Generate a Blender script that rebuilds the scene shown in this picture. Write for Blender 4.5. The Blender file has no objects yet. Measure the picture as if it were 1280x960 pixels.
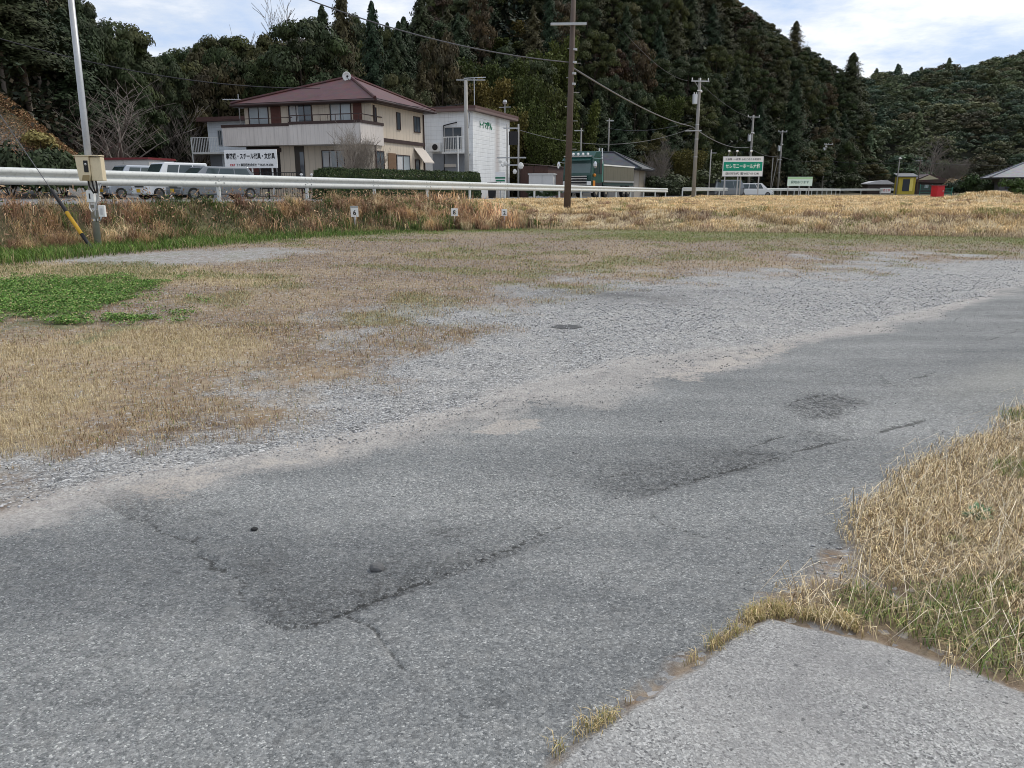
import bpy, math, random
import numpy as np
from mathutils import Vector, Matrix
R = math.radians
rng = np.random.default_rng(7)
random.seed(7)
scene = bpy.context.scene
COL = scene.collection

# ------------------------------------------------------------------ camera geometry
CAMH = 1.4
TH = math.atan(244/960.0)
CS, SN = math.cos(TH), math.sin(TH)
def P(x, y, Y):
    """world point seen at photo position x, y standing Y metres ahead"""
    v = y-480.0
    F = 960*CS - v*SN
    up = -(960*SN + v*CS)
    return Vector(((x-640)/F*Y, Y, CAMH+up/F*Y))
def G(x, y, z=0.0):
    v = y-480.0
    F = 960*CS - v*SN
    up = -(960*SN + v*CS)
    Y = (z-CAMH)*F/up
    return ((x-640)/F*Y, Y)
cd = bpy.data.cameras.new('camera'); cam = bpy.data.objects.new('camera', cd); COL.objects.link(cam)
cd.sensor_width = 36; cd.lens = 27; cd.clip_end = 9000; cd.clip_start = 0.05
cam.location = (0, 0, CAMH); cam.rotation_euler = (R(90)-TH, 0, 0)
scene.camera = cam

# ------------------------------------------------------------------ noise
def _h(ix, iy, seed):
    n = (ix.astype(np.int64)*374761393 + iy.astype(np.int64)*668265263 + seed*1442695041) & 0x7fffffff
    n = ((n ^ (n >> 13))*1274126177) & 0x7fffffff
    n = (n ^ (n >> 16)) & 0xffffff
    return n/float(0xffffff)
def vnoise(x, y, seed=0):
    x = np.asarray(x, float); y = np.asarray(y, float)
    ix = np.floor(x); iy = np.floor(y); fx = x-ix; fy = y-iy
    fx = fx*fx*(3-2*fx); fy = fy*fy*(3-2*fy)
    a = _h(ix, iy, seed); b = _h(ix+1, iy, seed); c = _h(ix, iy+1, seed); d = _h(ix+1, iy+1, seed)
    return (a*(1-fx)+b*fx)*(1-fy)+(c*(1-fx)+d*fx)*fy
def fbm(x, y, s=1.0, o=4, seed=0):
    x = np.asarray(x, float)*s; y = np.asarray(y, float)*s
    t = 0; a = 1; n = 0
    for i in range(o):
        t = t+a*vnoise(x+i*17.3, y-i*9.1, seed+i); n += a; a *= .5; x = x*2.03; y = y*2.03
    return t/n
def sst(a, b, x):
    t = np.clip((np.asarray(x, float)-a)/(b-a), 0, 1); return t*t*(3-2*t)

# ------------------------------------------------------------------ terrain
RD = np.array((.4106, .9118)); RN = np.array((.9118, -.4106)); R0 = np.array((-11.87, 15.88))
def dist_rail(X, Y): return (np.asarray(X, float)-R0[0])*RN[0]+(np.asarray(Y, float)-R0[1])*RN[1]
def road_z(Y): return np.clip(1.18-.0074*np.asarray(Y, float), .45, 1.3)
# edge of the straw field, a line in plan
FA = np.array((1.8, 28.6)); FB = np.array((15.2, 22.9)); FD = (FB-FA)/np.linalg.norm(FB-FA); FN = np.array((-FD[1], FD[0]))
if FN[1] < 0: FN = -FN
def dist_field(X, Y):
    e = (np.asarray(X, float)-FA[0])*FN[0]+(np.asarray(Y, float)-FA[1])*FN[1]
    return e+(fbm(X, Y, .35, 2, 91)-.5)*1.6
def dfoot(Y): return np.interp(Y, [0, 21, 25, 29, 40], [1.9, 1.9, 3.0, 7.5, 9.0])
def H(X, Y):
    X = np.asarray(X, float); Y = np.asarray(Y, float)
    d = dist_rail(X, Y)
    rz = road_z(Y)
    bank = rz*sst(0, 1, 1-(d-.55)/(dfoot(Y)-.55))
    e = dist_field(X, Y)
    fld = .58*sst(-.2, 3.2, e)*(.72+.28*sst(1, 6, X))*sst(-18, 0, X+Y*.9-10)
    fld = fld*(.86+.32*fbm(X, Y, .55, 3, 17))+.10*(fbm(X, Y, .16, 2, 18)-.5)*sst(1, 5, e)
    fld = fld*(1-.42*sst(84, 96, Y))
    z = np.maximum(bank, fld)
    lot = 1-sst(0, .3, z)
    z = z + lot*(.05*(fbm(X, Y, .22, 3, 5)-.5)) + lot*.09*sst(9, 17, Y)*sst(2, -8, X)
    # heap of cut straw in the field and the overgrown spoil bank beyond the road
    z = z+.52*np.exp(-(((X-27.2)/2.3)**2+((Y-45)/2.6)**2))
    z = z+5.6*np.exp(-((np.maximum(0, X+29.2)/4.4)**2+((Y-44)/5.5)**2))*(d < -9)
    return z
def zat(X, Y): return float(H(np.array([X]), np.array([Y]))[0])

# ------------------------------------------------------------------ polygons in plan
def wpoly(pp): return np.array([G(a, b) for a, b in pp])
def sdf_poly(X, Y, poly):
    n = len(poly); d = np.full(X.shape, 1e18); ins = np.zeros(X.shape, bool)
    for i in range(n):
        ax, ay = poly[i]; bx, by = poly[(i+1) % n]
        ex, ey = bx-ax, by-ay; wx, wy = X-ax, Y-ay
        t = np.clip((wx*ex+wy*ey)/(ex*ex+ey*ey+1e-12), 0, 1)
        d = np.minimum(d, (wx-ex*t)**2+(wy-ey*t)**2)
        c = ((ay > Y) != (by > Y)) & (X < (bx-ax)*(Y-ay)/((by-ay) if by != ay else 1e-9)+ax)
        ins ^= c
    d = np.sqrt(d); return np.where(ins, -d, d)
def dist_line(X, Y, pts):
    d = np.full(X.shape, 1e18)
    for i in range(len(pts)-1):
        ax, ay = pts[i]; bx, by = pts[i+1]
        ex, ey = bx-ax, by-ay; wx, wy = X-ax, Y-ay
        t = np.clip((wx*ex+wy*ey)/(ex*ex+ey*ey+1e-12), 0, 1)
        d = np.minimum(d, (wx-ex*t)**2+(wy-ey*t)**2)
    return np.sqrt(d)
UPPER = [(-900, 900), (-200, 690), (0, 645), (130, 607), (300, 575), (460, 545), (600, 508), (700, 478), (820, 452), (960, 428), (1060, 412), (1130, 395), (1200, 380), (1290, 352), (1600, 305)]
LOWER = [(1900, 400), (1500, 450), (1290, 512), (1200, 568), (1120, 622), (1040, 690), (960, 752), (830, 850), (690, 958), (500, 1300), (-1400, 1300)]
ASPH = wpoly(UPPER+LOWER)
GRAV = wpoly([(-900, 760), (-200, 600), (0, 565), (120, 540), (240, 505), (330, 470), (440, 425), (480, 392), (560, 368), (700, 352), (800, 345), (900, 340), (1000, 328), (1150, 318), (1300, 322), (1700, 300)]+LOWER[:5]+[(1085, 690), (1110, 745), (960, 760), (600, 700), (0, 700), (-900, 950)])
APRON = wpoly([(500, 1120), (690, 966), (830, 862), (960, 778), (1120, 812), (1290, 872), (1800, 1020), (1500, 1700), (300, 1700)])
GRASS = wpoly([(1500, 455), (1290, 522), (1200, 572), (1120, 625), (1082, 672), (1095, 715), (1120, 748), (1040, 752), (965, 752), (955, 772), (1120, 806), (1290, 866), (1800, 1015), (2300, 900), (2300, 470)])
CLOV = [wpoly([(-60, 358), (100, 352), (160, 360), (168, 372), (100, 392), (90, 408), (0, 424), (-60, 424)]), wpoly([(100, 412), (140, 402), (180, 397), (176, 402), (150, 410), (115, 424)])]
STRAW = [wpoly([(-80, 336), (60, 334), (200, 338), (330, 352), (240, 362), (160, 352), (-80, 354)]), wpoly([(-80, 428), (140, 425), (230, 405), (310, 410), (310, 430), (240, 448), (100, 462), (-80, 476)]), wpoly([(-80, 500), (60, 505), (100, 540), (0, 556), (-80, 560)])]
GREYP = wpoly([(60, 333), (150, 322), (330, 315), (400, 318), (330, 330), (200, 336)])
SEAM = [G(*p) for p in [(118, 612), (150, 632), (195, 655), (240, 698), (290, 735), (330, 762), (372, 782), (440, 762), (540, 722), (650, 684), (760, 632), (860, 598), (960, 575), (1060, 548), (1160, 520)]]
OLD = wpoly([(118, 612), (195, 655), (240, 698), (330, 762), (372, 782), (440, 762), (540, 722), (650, 684), (760, 632), (860, 598), (960, 575), (1060, 540), (1040, 500), (900, 520), (760, 560), (600, 600), (480, 650), (380, 700), (300, 640), (200, 600)])
CRACKS = [[G(*p) for p in q] for q in (
    [(985, 505), (1020, 492), (1080, 488), (1110, 478), (1170, 464), (1215, 448), (1290, 430)],
    [(440, 768), (465, 775), (490, 803), (528, 832)], [(820, 645), (850, 660), (880, 668)],
    [(1075, 505), (1040, 520), (1000, 540), (940, 560)], [(990, 402), (1060, 410), (1130, 392), (1190, 374)],
    [(1150, 438), (1230, 425), (1300, 405)], [(700, 640), (740, 600), (800, 590)], [(195, 655), (200, 668)])]
POT = wpoly([(985, 505), (1010, 492), (1060, 492), (1082, 500), (1050, 516), (1010, 522)])

def blend(d, w): return np.clip(.5-d/w, 0, 1)
def masks(X, Y):
    n1 = fbm(X, Y, 1.3, 4, 11)-.5; n2 = fbm(X, Y, 5.0, 3, 23)-.5; n3 = fbm(X, Y, .45, 3, 31)-.5
    near = (Y > -4) & (Y < 60) & (np.abs(X) < 70)
    M = {}
    asd = sdf_poly(X, Y, ASPH)
    asph = blend(asd+n1*.25*np.clip(Y/6, .4, 2)+n2*.12, .18)
    M['asph'] = asph
    gd = sdf_poly(X, Y, GRAV)
    wide = np.clip(Y/8, .5, 2.2)
    M['grav'] = blend(gd+n1*3.4*wide+n2*.9+.35, 1.5*wide)
    up = dist_line(X, Y, ASPH[:len(UPPER)])
    ueff = np.where(asd < 0, up, up*2.2)
    dw = .35+.65*(1-sst(.5, 4.5, X)); ub = blend(ueff-.5*wide*dw+n1*1.3*wide*dw, .8*wide*dw)
    inpx = 1-sst(3.5, 9, X)
    M['dust'] = np.clip(np.clip(ub*1.3, 0, 1)*(.62+.9*fbm(X, Y, .7, 3, 44))*(.45+.55*inpx), 0, 1)
    # pale worn strip along the far lane and the light verge of the near side
    lo = dist_line(X, Y, ASPH[len(UPPER):len(UPPER)+6])
    M['pale'] = np.clip(.75-(np.abs(lo-.55)+n1*.6)/.6, 0, 1)*sst(2.2, 4, X)
    M['apron'] = blend(sdf_poly(X, Y, APRON)+n2*.05, .04)
    M['grass'] = blend(sdf_poly(X, Y, GRASS)+n2*.25+n1*.25, .16)
    c = np.minimum(sdf_poly(X, Y, CLOV[0]), sdf_poly(X, Y, CLOV[1]))
    M['clover'] = .7*blend(c+n1*1.6+n2*2.0+.15, .8)
    s = np.minimum(np.minimum(sdf_poly(X, Y, STRAW[0]), sdf_poly(X, Y, STRAW[1])), sdf_poly(X, Y, STRAW[2]))
    M['straw'] = blend(s+n1*2.2+n2*.8, 1.3)
    M['greyp'] = blend(sdf_poly(X, Y, GREYP)+n1*1.2, .8)
    d = dist_rail(X, Y)
    edge = np.minimum(d-dfoot(Y), -dist_field(X, Y))          # metres from the foot of bank or field, into the lot
    M['edge'] = edge
    M['verge'] = np.clip(1-(edge+n1*2.4+n2)/(1.2+2.6*sst(16, 24, Y)+3.4*sst(-1, 6, X)), 0, 1)*near
    sm = dist_line(X+n2*.22+n1*.12, Y+n1*.2+n2*.1, SEAM)
    cr = np.clip(1-sm/(.022+.004*Y), 0, 1)*np.clip(2.2*fbm(X, Y, 2.2, 3, 61)-.55, .0, 1)
    for q in CRACKS:
        cr = np.maximum(cr, np.clip(1-dist_line(X+n2*.16+n1*.1, Y+n1*.2, q)/(.006+.003*Y), 0, 1)*np.clip(2.4*fbm(X, Y, 2.6, 3, 62)-.65, 0, 1))
    M['crack'] = np.clip(cr*1.0, 0, 1)
    od = sdf_poly(X, Y, OLD)
    M['old'] = np.clip(blend(od+n1*.4, .5), 0, 1)
    sb = .8*np.clip(1-(sm-.02)/(.30+.04*Y), 0, 1)*(od < .05)*sst(.42, .62, fbm(X, Y, 1.6, 3, 71))
    pot = blend(sdf_poly(X, Y, POT)+n2*.2, .12)
    M['rough'] = np.clip(sb+pot, 0, 1)
    dk = np.exp(-(((X-1.3)/1.5)**2+((Y-10.4)/.8)**2))
    M['damp'] = np.clip(dk*1.4*fbm(X, Y, 2, 3, 81), 0, 1)
    M['sandp'] = np.clip(blend(sdf_poly(X, Y, wpoly([(575, 540), (620, 520), (690, 520), (680, 535), (620, 545)]))+n2*.2, .1)+blend(sdf_poly(X, Y, wpoly([(800, 470), (900, 445), (975, 428), (1010, 432), (940, 455), (870, 478)]))+n2*.3, .3)+blend(sdf_poly(X, Y, wpoly([(140, 610), (320, 570), (470, 545), (455, 556), (330, 590), (190, 640)]))+n1*.3+n2*.4, .3)*.9, 0, 1)
    return M

# ------------------------------------------------------------------ node helpers
def newmat(name):
    m = bpy.data.materials.new(name); m.use_nodes = True
    nt = m.node_tree; b = nt.nodes['Principled BSDF']
    b.inputs['Specular IOR Level'].default_value = .3
    return m, nt, b
def N(nt, t, **kw):
    n = nt.nodes.new(t)
    for k, v in kw.items():
        if hasattr(n, k) and k not in n.inputs: setattr(n, k, v)
        else: n.inputs[k].default_value = v
    return n
def L(nt, a, b): nt.links.new(a, b)
def mixc(nt, f, a, b, bt='MIX'):
    n = nt.nodes.new('ShaderNodeMix'); n.data_type = 'RGBA'; n.blend_type = bt; n.clamp_factor = True
    for s, v in ((0, f), (6, a), (7, b)):
        if hasattr(v, 'is_output'): nt.links.new(v, n.inputs[s])
        elif s == 0: n.inputs[0].default_value = v
        else: n.inputs[s].default_value = (*v, 1) if len(v) == 3 else v
    return n.outputs[2]
def mth(nt, op, a, b=0.0, clamp=False):
    n = nt.nodes.new('ShaderNodeMath'); n.operation = op; n.use_clamp = clamp
    for s, v in ((0, a), (1, b)):
        if hasattr(v, 'is_output'): nt.links.new(v, n.inputs[s])
        else: n.inputs[s].default_value = v
    return n.outputs[0]
def ramp(nt, fac, stops):
    n = nt.nodes.new('ShaderNodeValToRGB'); L(nt, fac, n.inputs[0])
    el = n.color_ramp.elements
    while len(el) < len(stops): el.new(.5)
    for e, (p, c) in zip(el, stops):
        e.position = p; e.color = (*c, 1) if len(c) == 3 else c
    return n.outputs[0]
def mr(nt, v, a, b, c=0.0, d=1.0):
    n = nt.nodes.new('ShaderNodeMapRange'); L(nt, v, n.inputs[0])
    for i, q in enumerate((a, b, c, d)): n.inputs[i+1].default_value = q
    return n.outputs[0]
def noise(nt, vec, scale, detail=4, rough=.55, out=0):
    n = N(nt, 'ShaderNodeTexNoise'); n.inputs['Scale'].default_value = scale; n.inputs['Detail'].default_value = detail; n.inputs['Roughness'].default_value = rough
    if vec is not None: L(nt, vec, n.inputs['Vector'])
    return n.outputs[out]
def voro(nt, vec, scale, feat='F1', out='Color', rnd=1.0):
    n = N(nt, 'ShaderNodeTexVoronoi'); n.feature = feat; n.inputs['Scale'].default_value = scale; n.inputs['Randomness'].default_value = rnd
    L(nt, vec, n.inputs['Vector']); return n.outputs[out]
def bump(nt, h, strength, dist, b, prev=None):
    n = nt.nodes.new('ShaderNodeBump'); n.inputs['Strength'].default_value = strength; n.inputs['Distance'].default_value = dist
    L(nt, h, n.inputs['Height'])
    if prev is not None: L(nt, prev, n.inputs['Normal'])
    if b is not None: L(nt, n.outputs[0], b.inputs['Normal'])
    return n.outputs[0]

_cache = {}
def flat(name, col, rough=.6, metal=0.0, var=.12, scale=3.0, dirt=.25, spec=.3, bmp=0.0):
    """a painted or plain surface with a little wear and dirt"""
    if name in _cache: return _cache[name]
    m, nt, b = newmat(name)
    tc = N(nt, 'ShaderNodeTexCoord').outputs['Object']
    n1 = noise(nt, tc, scale, 5, .6); n2 = noise(nt, tc, scale*7, 3, .6)
    lo = tuple(c*(1-var) for c in col); hi = tuple(min(1, c*(1+var)) for c in col)
    c = mixc(nt, n1, lo, hi)
    d = mr(nt, n2, .5, .75, 0, dirt)
    c = mixc(nt, d, c, tuple(x*.55+.02 for x in col))
    L(nt, c, b.inputs['Base Color'])
    b.inputs['Roughness'].default_value = rough; b.inputs['Metallic'].default_value = metal
    b.inputs['Specular IOR Level'].default_value = spec
    if bmp: bump(nt, n2, bmp, .01, b)
    _cache[name] = m; return m
def glassmat(name='window_glass', col=(.03, .04, .05), rough=.08):
    if name in _cache: return _cache[name]
    m, nt, b = newmat(name)
    tc = N(nt, 'ShaderNodeTexCoord').outputs['Object']
    c = mixc(nt, noise(nt, tc, .8, 3), col, tuple(min(1, x*2.6+.03) for x in col))
    L(nt, c, b.inputs['Base Color']); b.inputs['Roughness'].default_value = rough; b.inputs['Specular IOR Level'].default_value = .7
    _cache[name] = m; return m
def siding(name, col, pitch, axis, depth=.35, dirt=.2, col2=None, extra=None):
    """wall cladding with ribs: axis X/Y/Z in object space"""
    m, nt, b = newmat(name)
    tc = N(nt, 'ShaderNodeTexCoord').outputs['Object']
    sp = N(nt, 'ShaderNodeSeparateXYZ'); L(nt, tc, sp.inputs[0])
    if axis == 'Z': v = sp.outputs[2]
    else: v = mth(nt, 'ADD', sp.outputs[0], sp.outputs[1])
    f = mth(nt, 'FRACT', mth(nt, 'DIVIDE', v, pitch))
    tri = mth(nt, 'ABSOLUTE', mth(nt, 'SUBTRACT', f, .5))
    groove = mr(nt, tri, .42, .5)
    n1 = noise(nt, tc, 1.2, 5, .6); n2 = noise(nt, tc, 6, 4, .6)
    st = N(nt, 'ShaderNodeMapping'); st.inputs['Scale'].default_value = (3, 3, .25); L(nt, tc, st.inputs[0])
    streak = noise(nt, st.outputs[0], 2.2, 4, .6)
    c = mixc(nt, n1, tuple(x*.88 for x in col), tuple(min(1, x*1.08) for x in col))
    c = mixc(nt, mr(nt, streak, .5, .8, 0, dirt*1.6), c, tuple(x*.5 for x in col))
    c = mixc(nt, mth(nt, 'MULTIPLY', groove, depth), c, tuple(x*.35 for x in col))
    if extra: c = extra(nt, tc, sp, c)
    L(nt, c, b.inputs['Base Color']); b.inputs['Roughness'].default_value = .65
    bump(nt, mth(nt, 'ADD', mth(nt, 'MULTIPLY', groove, -1.0), mth(nt, 'MULTIPLY', n2, .2)), .5, .02, b)
    return m
def rooftile(name, col, pitch=.09):
    m, nt, b = newmat(name)
    tc = N(nt, 'ShaderNodeTexCoord').outputs['Object']
    sp = N(nt, 'ShaderNodeSeparateXYZ'); L(nt, tc, sp.inputs[0])
    fz = mth(nt, 'FRACT', mth(nt, 'DIVIDE', sp.outputs[2], pitch))
    n1 = noise(nt, tc, 1.1, 5, .65)
    vc = voro(nt, tc, 3.2)
    c = mixc(nt, n1, tuple(x*.7 for x in col), tuple(x*1.35 for x in col))
    c = mixc(nt, .25, c, mixc(nt, 1.0, c, vc, 'MULTIPLY'))
    c = mixc(nt, mr(nt, fz, .0, .22, .55, 0), c, tuple(x*.25 for x in col))
    L(nt, c, b.inputs['Base Color']); b.inputs['Roughness'].default_value = .55
    bump(nt, fz, .6, .03, b)
    return m

# ------------------------------------------------------------------ mesh builder
class MB:
    def __init__(s): s.v = []; s.f = []; s.m = []
    def add(s, vs, fs, mi=0):
        o = len(s.v); s.v += [tuple(v) for v in vs]; s.f += [tuple(i+o for i in f) for f in fs]; s.m += [mi]*len(fs); return s
    def box(s, x0, x1, y0, y1, z0, z1, mi=0):
        vs = [(x, y, z) for z in (z0, z1) for y in (y0, y1) for x in (x0, x1)]
        return s.add(vs, [(0, 2, 3, 1), (4, 5, 7, 6), (0, 1, 5, 4), (2, 6, 7, 3), (0, 4, 6, 2), (1, 3, 7, 5)], mi)
    def tube(s, pts, rad, n=8, mi=0, caps=True):
        pts = [Vector(p) for p in pts]
        if not hasattr(rad, '__len__'): rad = [rad]*len(pts)
        vs = []; fs = []
        up = None
        for i, p in enumerate(pts):
            a = pts[max(0, i-1)]; b = pts[min(len(pts)-1, i+1)]; t = (b-a).normalized()
            if up is None:
                up = Vector((0, 0, 1)) if abs(t.z) < .9 else Vector((1, 0, 0))
            x = t.cross(up).normalized(); y = x.cross(t).normalized(); up = y
            for k in range(n):
                w = 2*math.pi*k/n; vs.append(p+(x*math.cos(w)+y*math.sin(w))*rad[i])
        for i in range(len(pts)-1):
            for k in range(n):
                a = i*n+k; b = i*n+(k+1) % n; fs.append((a, b, b+n, a+n))
        if caps and n > 2: fs += [tuple(range(n-1, -1, -1)), tuple((len(pts)-1)*n+k for k in range(n))]
        return s.add(vs, fs, mi)
    def prism(s, poly, axis, a, b, mi=0, scale_b=1.0):
        """2D polygon extruded along an axis from a to b"""
        n = len(poly)
        def mk(u, v, w):
            return {'x': (w, u, v), 'y': (u, w, v), 'z': (u, v, w)}[axis]
        vs = [mk(u, v, a) for u, v in poly]+[mk(u, v, b) for u, v in poly]
        fs = [tuple(range(n))[::-1], tuple(range(n, 2*n))]+[(i, (i+1) % n, n+(i+1) % n, n+i) for i in range(n)]
        return s.add(vs, fs, mi)
    def ball(s, c, r, n=8, mi=0, sq=(1, 1, 1)):
        vs = []; fs = []; m = n//2
        for i in range(m+1):
            a = math.pi*i/m
            for k in range(n):
                w = 2*math.pi*k/n
                vs.append((c[0]+r*sq[0]*math.sin(a)*math.cos(w), c[1]+r*sq[1]*math.sin(a)*math.sin(w), c[2]+r*sq[2]*math.cos(a)))
        for i in range(m):
            for k in range(n): fs.append((i*n+k, (i+1)*n+k, (i+1)*n+(k+1) % n, i*n+(k+1) % n))
        return s.add(vs, fs, mi)
    def build(s, name, mats, parent=None, smooth=False, bevel=0.0, loc=None):
        me = bpy.data.meshes.new(name); me.from_pydata(s.v, [], s.f); me.validate()
        if not isinstance(mats, (list, tuple)): mats = [mats]
        for m in mats: me.materials.append(m)
        if len(me.polygons) == len(s.m): me.polygons.foreach_set('material_index', s.m)
        if smooth: me.polygons.foreach_set('use_smooth', [True]*len(me.polygons))
        import bmesh
        bm = bmesh.new(); bm.from_mesh(me); bmesh.ops.recalc_face_normals(bm, faces=bm.faces); bm.to_mesh(me); bm.free()
        o = bpy.data.objects.new(name, me); COL.objects.link(o)
        if parent is not None: o.parent = parent
        if loc is not None: o.location = loc
        if bevel:
            md = o.modifiers.new('bevel', 'BEVEL'); md.width = bevel; md.segments = 2; md.limit_method = 'ANGLE'; md.angle_limit = R(40)
        return o
def tag(o, label=None, cat=None, group=None, kind=None):
    if label: o['label'] = label
    if cat: o['category'] = cat
    if group: o['group'] = group
    if kind: o['kind'] = kind
    return o
def empty(name, loc, rz=0, label=None, cat=None, group=None):
    o = bpy.data.objects.new(name, None); COL.objects.link(o); o.location = loc; o.rotation_euler = (0, 0, rz); o.empty_display_size = .2
    return tag(o, label, cat, group)
def npmesh(name, V, Fq, mats, cols=None, Ft=None, parent=None, smooth=False):
    """mesh from numpy arrays; quads Fq and triangles Ft; per-vertex colours"""
    me = bpy.data.meshes.new(name)
    V = np.ascontiguousarray(V, np.float32)
    nq = 0 if Fq is None else len(Fq); ntr = 0 if Ft is None else len(Ft)
    idx = []
    if nq: idx.append(np.asarray(Fq, np.int32).ravel())
    if ntr: idx.append(np.asarray(Ft, np.int32).ravel())
    idx = np.concatenate(idx)
    me.vertices.add(len(V)); me.vertices.foreach_set('co', V.ravel())
    me.loops.add(len(idx)); me.loops.foreach_set('vertex_index', idx)
    me.polygons.add(nq+ntr)
    st = np.concatenate([np.arange(nq)*4, nq*4+np.arange(ntr)*3]).astype(np.int32)
    me.polygons.foreach_set('loop_start', st)
    me.update(calc_edges=True)
    if smooth: me.polygons.foreach_set('use_smooth', np.ones(nq+ntr, bool))
    if cols is not None:
        for k, c in cols.items():
            a = me.attributes.new(k, 'FLOAT_COLOR', 'POINT')
            c = np.asarray(c, np.float32)
            if c.shape[1] == 3: c = np.concatenate([c, np.ones((len(c), 1), np.float32)], 1)
            a.data.foreach_set('color', np.ascontiguousarray(c, np.float32).ravel())
    if not isinstance(mats, (list, tuple)): mats = [mats]
    for m in mats: me.materials.append(m)
    o = bpy.data.objects.new(name, me); COL.objects.link(o)
    if parent is not None: o.parent = parent
    return o

# ------------------------------------------------------------------ world and sun
w = bpy.data.worlds.new('World'); scene.world = w; w.use_nodes = True
nt = w.node_tree; bg = nt.nodes['Background']
sky = N(nt, 'ShaderNodeTexSky'); sky.sky_type = 'NISHITA'; sky.sun_disc = False
SUN_E, SUN_A = R(48), R(55)
sky.sun_elevation = SUN_E; sky.sun_rotation = SUN_A
tc = N(nt, 'ShaderNodeTexCoord').outputs['Generated']
sp = N(nt, 'ShaderNodeSeparateXYZ'); L(nt, tc, sp.inputs[0])
zc = mth(nt, 'MAXIMUM', mth(nt, 'ADD', sp.outputs[2], .16), .05)
cb = N(nt, 'ShaderNodeCombineXYZ')
L(nt, mth(nt, 'DIVIDE', sp.outputs[0], zc), cb.inputs[0]); L(nt, mth(nt, 'DIVIDE', sp.outputs[1], zc), cb.inputs[1])
cl = noise(nt, cb.outputs[0], 1.9, 7, .6)
cl2 = noise(nt, cb.outputs[0], .5, 3, .5)
cf = mth(nt, 'ADD', mth(nt, 'MULTIPLY', cl, .65), mth(nt, 'MULTIPLY', cl2, .35))
cm = mr(nt, cf, .41, .62)
cloud = ramp(nt, cm, [(0, (.47, .58, .78)), (.35, (.60, .67, .79)), (.7, (.82, .84, .88)), (1, (1.08, 1.05, 1.02))])
sv = N(nt, 'ShaderNodeVectorMath'); sv.operation = 'DOT_PRODUCT'; L(nt, tc, sv.inputs[0]); sv.inputs[1].default_value = (math.sin(R(33))*math.cos(R(13)), math.cos(R(33))*math.cos(R(13)), math.sin(R(13)))
gl = mr(nt, sv.outputs['Value'], .94, 1.0, 0, .35)
cloud = mixc(nt, mth(nt, 'MULTIPLY', gl, mr(nt, cl, .36, .58)), cloud, (1.15, 1.12, 1.06))
sk = mixc(nt, 1.0, sky.outputs[0], (.10, .10, .10), 'MULTIPLY')
L(nt, mixc(nt, .88, sk, cloud), bg.inputs[0]); bg.inputs[1].default_value = 1.24
sd = bpy.data.lights.new('sun', 'SUN'); so = bpy.data.objects.new('sun', sd); COL.objects.link(so)
sd.energy = 2.3; sd.angle = R(14); sd.color = (1, .93, .82)
dv = Vector((math.sin(SUN_A)*math.cos(SUN_E), math.cos(SUN_A)*math.cos(SUN_E), math.sin(SUN_E)))
so.rotation_euler = dv.to_track_quat('Z', 'Y').to_euler()
scene.view_settings.view_transform = 'Standard'; scene.view_settings.look = 'None'; scene.view_settings.exposure = 0
scene.render.engine = 'CYCLES'
try:
    scene.cycles.max_bounces = 5; scene.cycles.diffuse_bounces = 3; scene.cycles.glossy_bounces = 2; scene.cycles.transmission_bounces = 3
    scene.cycles.use_denoising = True; scene.cycles.filter_width = .95
except Exception: pass
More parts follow.
